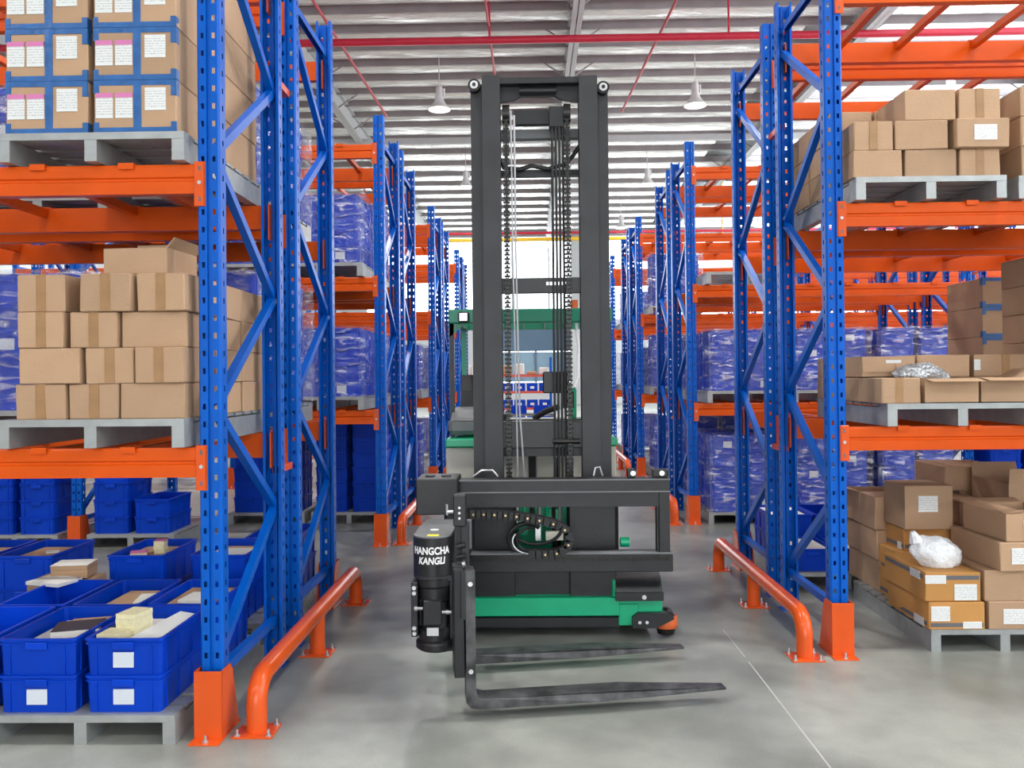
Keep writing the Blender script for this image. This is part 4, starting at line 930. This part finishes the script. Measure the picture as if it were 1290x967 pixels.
# cabin
part('body_panel', W().box(-.59, -.02, 5.70, 5.75, .70, 1.02, 0, .01), 'cream'); part('body_panel', W().box(.03, .585, 5.70, 5.75, .70, 1.02, 0, .01), 'cream')
part('panel_seam', W().box(-.02, .03, 5.71, 5.76, .70, 1.0), 'rubber'); part('warning_sticker', W().box(.10, .18, 5.695, 5.70, .775, .81), 'yellow')
part('dashboard', W().box(-.18, .40, 5.45, 5.75, 1.04, 1.22, 0, .02), 'black')
part('cab_floor', W().box(-.59, .59, 5.65, 7.0, 1.02, 1.08, 0, .01), 'green'); 
part('armrest', W().box(-.58, -.36, 5.75, 6.2, 1.10, 1.22, 0, .03).prism([(5.75, 1.2), (6.2, 1.2), (6.2, 1.28), (5.9, 1.26)], 'x', -.56, -.40), 'grey')
part('seat', W().box(-.52, -.12, 6.2, 6.65, 1.08, 1.22, 0, .04), 'rubber'); part('seat_backrest', W().prism([(6.30, 1.2), (6.50, 1.2), (6.60, 1.49), (6.50, 1.52), (6.38, 1.4)], 'x', -.54, -.42), 'rubber')
part('overhead_guard', W().box(-.58, .585, 5.86, 5.93, 1.885, 1.985, 0, .008).box(-.58, -.52, 5.93, 7.0, 1.90, 1.975, 0, .006).box(.525, .585, 5.93, 7.0, 1.90, 1.975, 0, .006).box(-.58, .585, 6.95, 7.02, 1.9, 1.975).prism([(-.58, 1.89), (-.58, 1.78), (-.46, 1.89)], 'y', 5.88, 5.90), 'greend')
b = W()
for k in range(6): b.box(-.4 + k * .17, -.385 + k * .17, 5.93, 6.95, 1.90, 1.95)
part('guard_bars', b, 'greend')
for x in (-.56, .56): part('guard_pillar', W().box(x - .015, x + .015, 5.88, 5.93, 1.05, 1.89), 'black'); part('guard_pillar', W().box(x - .02, x + .02, 6.95, 7.0, 1.05, 1.9), 'greend')
part('headlight', W().box(-.51, -.43, 5.82, 5.86, 1.89, 1.965, 0, .01).box(-.498, -.442, 5.815, 5.823, 1.90, 1.955, 1), ['black', 'silver'])
part('beacon', W().cyl((.32, 5.95, 1.985), (.32, 5.95, 2.05), .028, 12), 'polyu', smooth=True)
part('steering_column', W().box(.26, .31, 5.6, 5.66, 1.22, 1.42, 0, .006), 'green'); part('grab_rail', W().tube([(.33, 5.9, 1.88), (.345, 5.88, 1.7), (.335, 5.8, 1.5), (.30, 5.7, 1.42)], .012, 8), 'white', smooth=True)
part('control_lever', W().tube([(.02, 5.55, 1.22), (.10, 5.52, 1.27), (.19, 5.5, 1.30)], .02, 8), 'rubber', smooth=True)

# ================================================================== FAR SHELVES seen through the mast
def bin_shelf(x, y, w_, label, sd):
    t = thing('bin_shelf', (x, y, 0), label, 'shelf', 'red bin shelves at the end of the aisle'); rg = random.Random(sd)
    for sx in (0, w_):
        W().box(sx - .025, sx + .025, -.02, .02, 0, 2.0).put('post', 'blue', t); W().box(sx - .025, sx + .025, .58, .62, 0, 2.0).put('post', 'blue', t)
    for z in (.3, .72, 1.14, 1.56): W().box(0, w_, -.02, .62, z - .06, z).put('shelf_board', 'redshelf', t)
    return t
BN = MB().box(0, .28, 0, .4, 0, .2, 0, .008).box(.09, .19, -.004, .002, .06, .12, 1).mesh('storage_bin', ['crate', 'white'])
rg = random.Random(5)
for s, (x, y) in enumerate(((-2.15, 21), (-.78, 21.05))):
    bin_shelf(x, y, 1.3, ('left', 'right')[s] + '-hand red shelf of small blue bins far down the aisle', s)
    for li, z in enumerate((.3, .72, 1.14, 1.56)):
        for k in range(4):
            if li == 3: 
                tag(ob('parcel', MB().box(0, .26, 0, .35, 0, rg.uniform(.08, .3), 0, .02).mesh('parcel', 'paper' if k % 2 else 'card'), None, (x + .04 + k * .32, y + .05, z)), f'pale parcel {("first", "second", "third", "fourth")[k]} on top of the {("left", "right")[s]} far red shelf', 'parcel', 'parcels on the far shelves')
            else: tag(ob('storage_bin', BN, None, (x + .04 + k * .32, y + .02, z)), f'small blue bin, {("lower", "middle", "upper")[li]} board, {("first", "second", "third", "fourth")[k]} place, {("left", "right")[s]} far shelf', 'bin', 'small bins on the far shelves')
tag(ob('work_table', W().box(-.9, .5, 17.0, 17.6, .70, .74).box(-.88, -.84, 17.02, 17.06, 0, .7).box(.44, .48, 17.02, 17.06, 0, .7).box(-.88, -.84, 17.54, 17.58, 0, .7).box(.44, .48, 17.54, 17.58, 0, .7).mesh('work_table', 'grey')), 'grey work table far down the aisle', 'table')
for k, xx in enumerate((-.72, -.25, .22)): tag(ob('crate', CRM, None, (xx, 17.3, .74)), f'blue crate on the far work table, {("left", "middle", "right")[k]} one', 'crate', 'crates on the far work table')
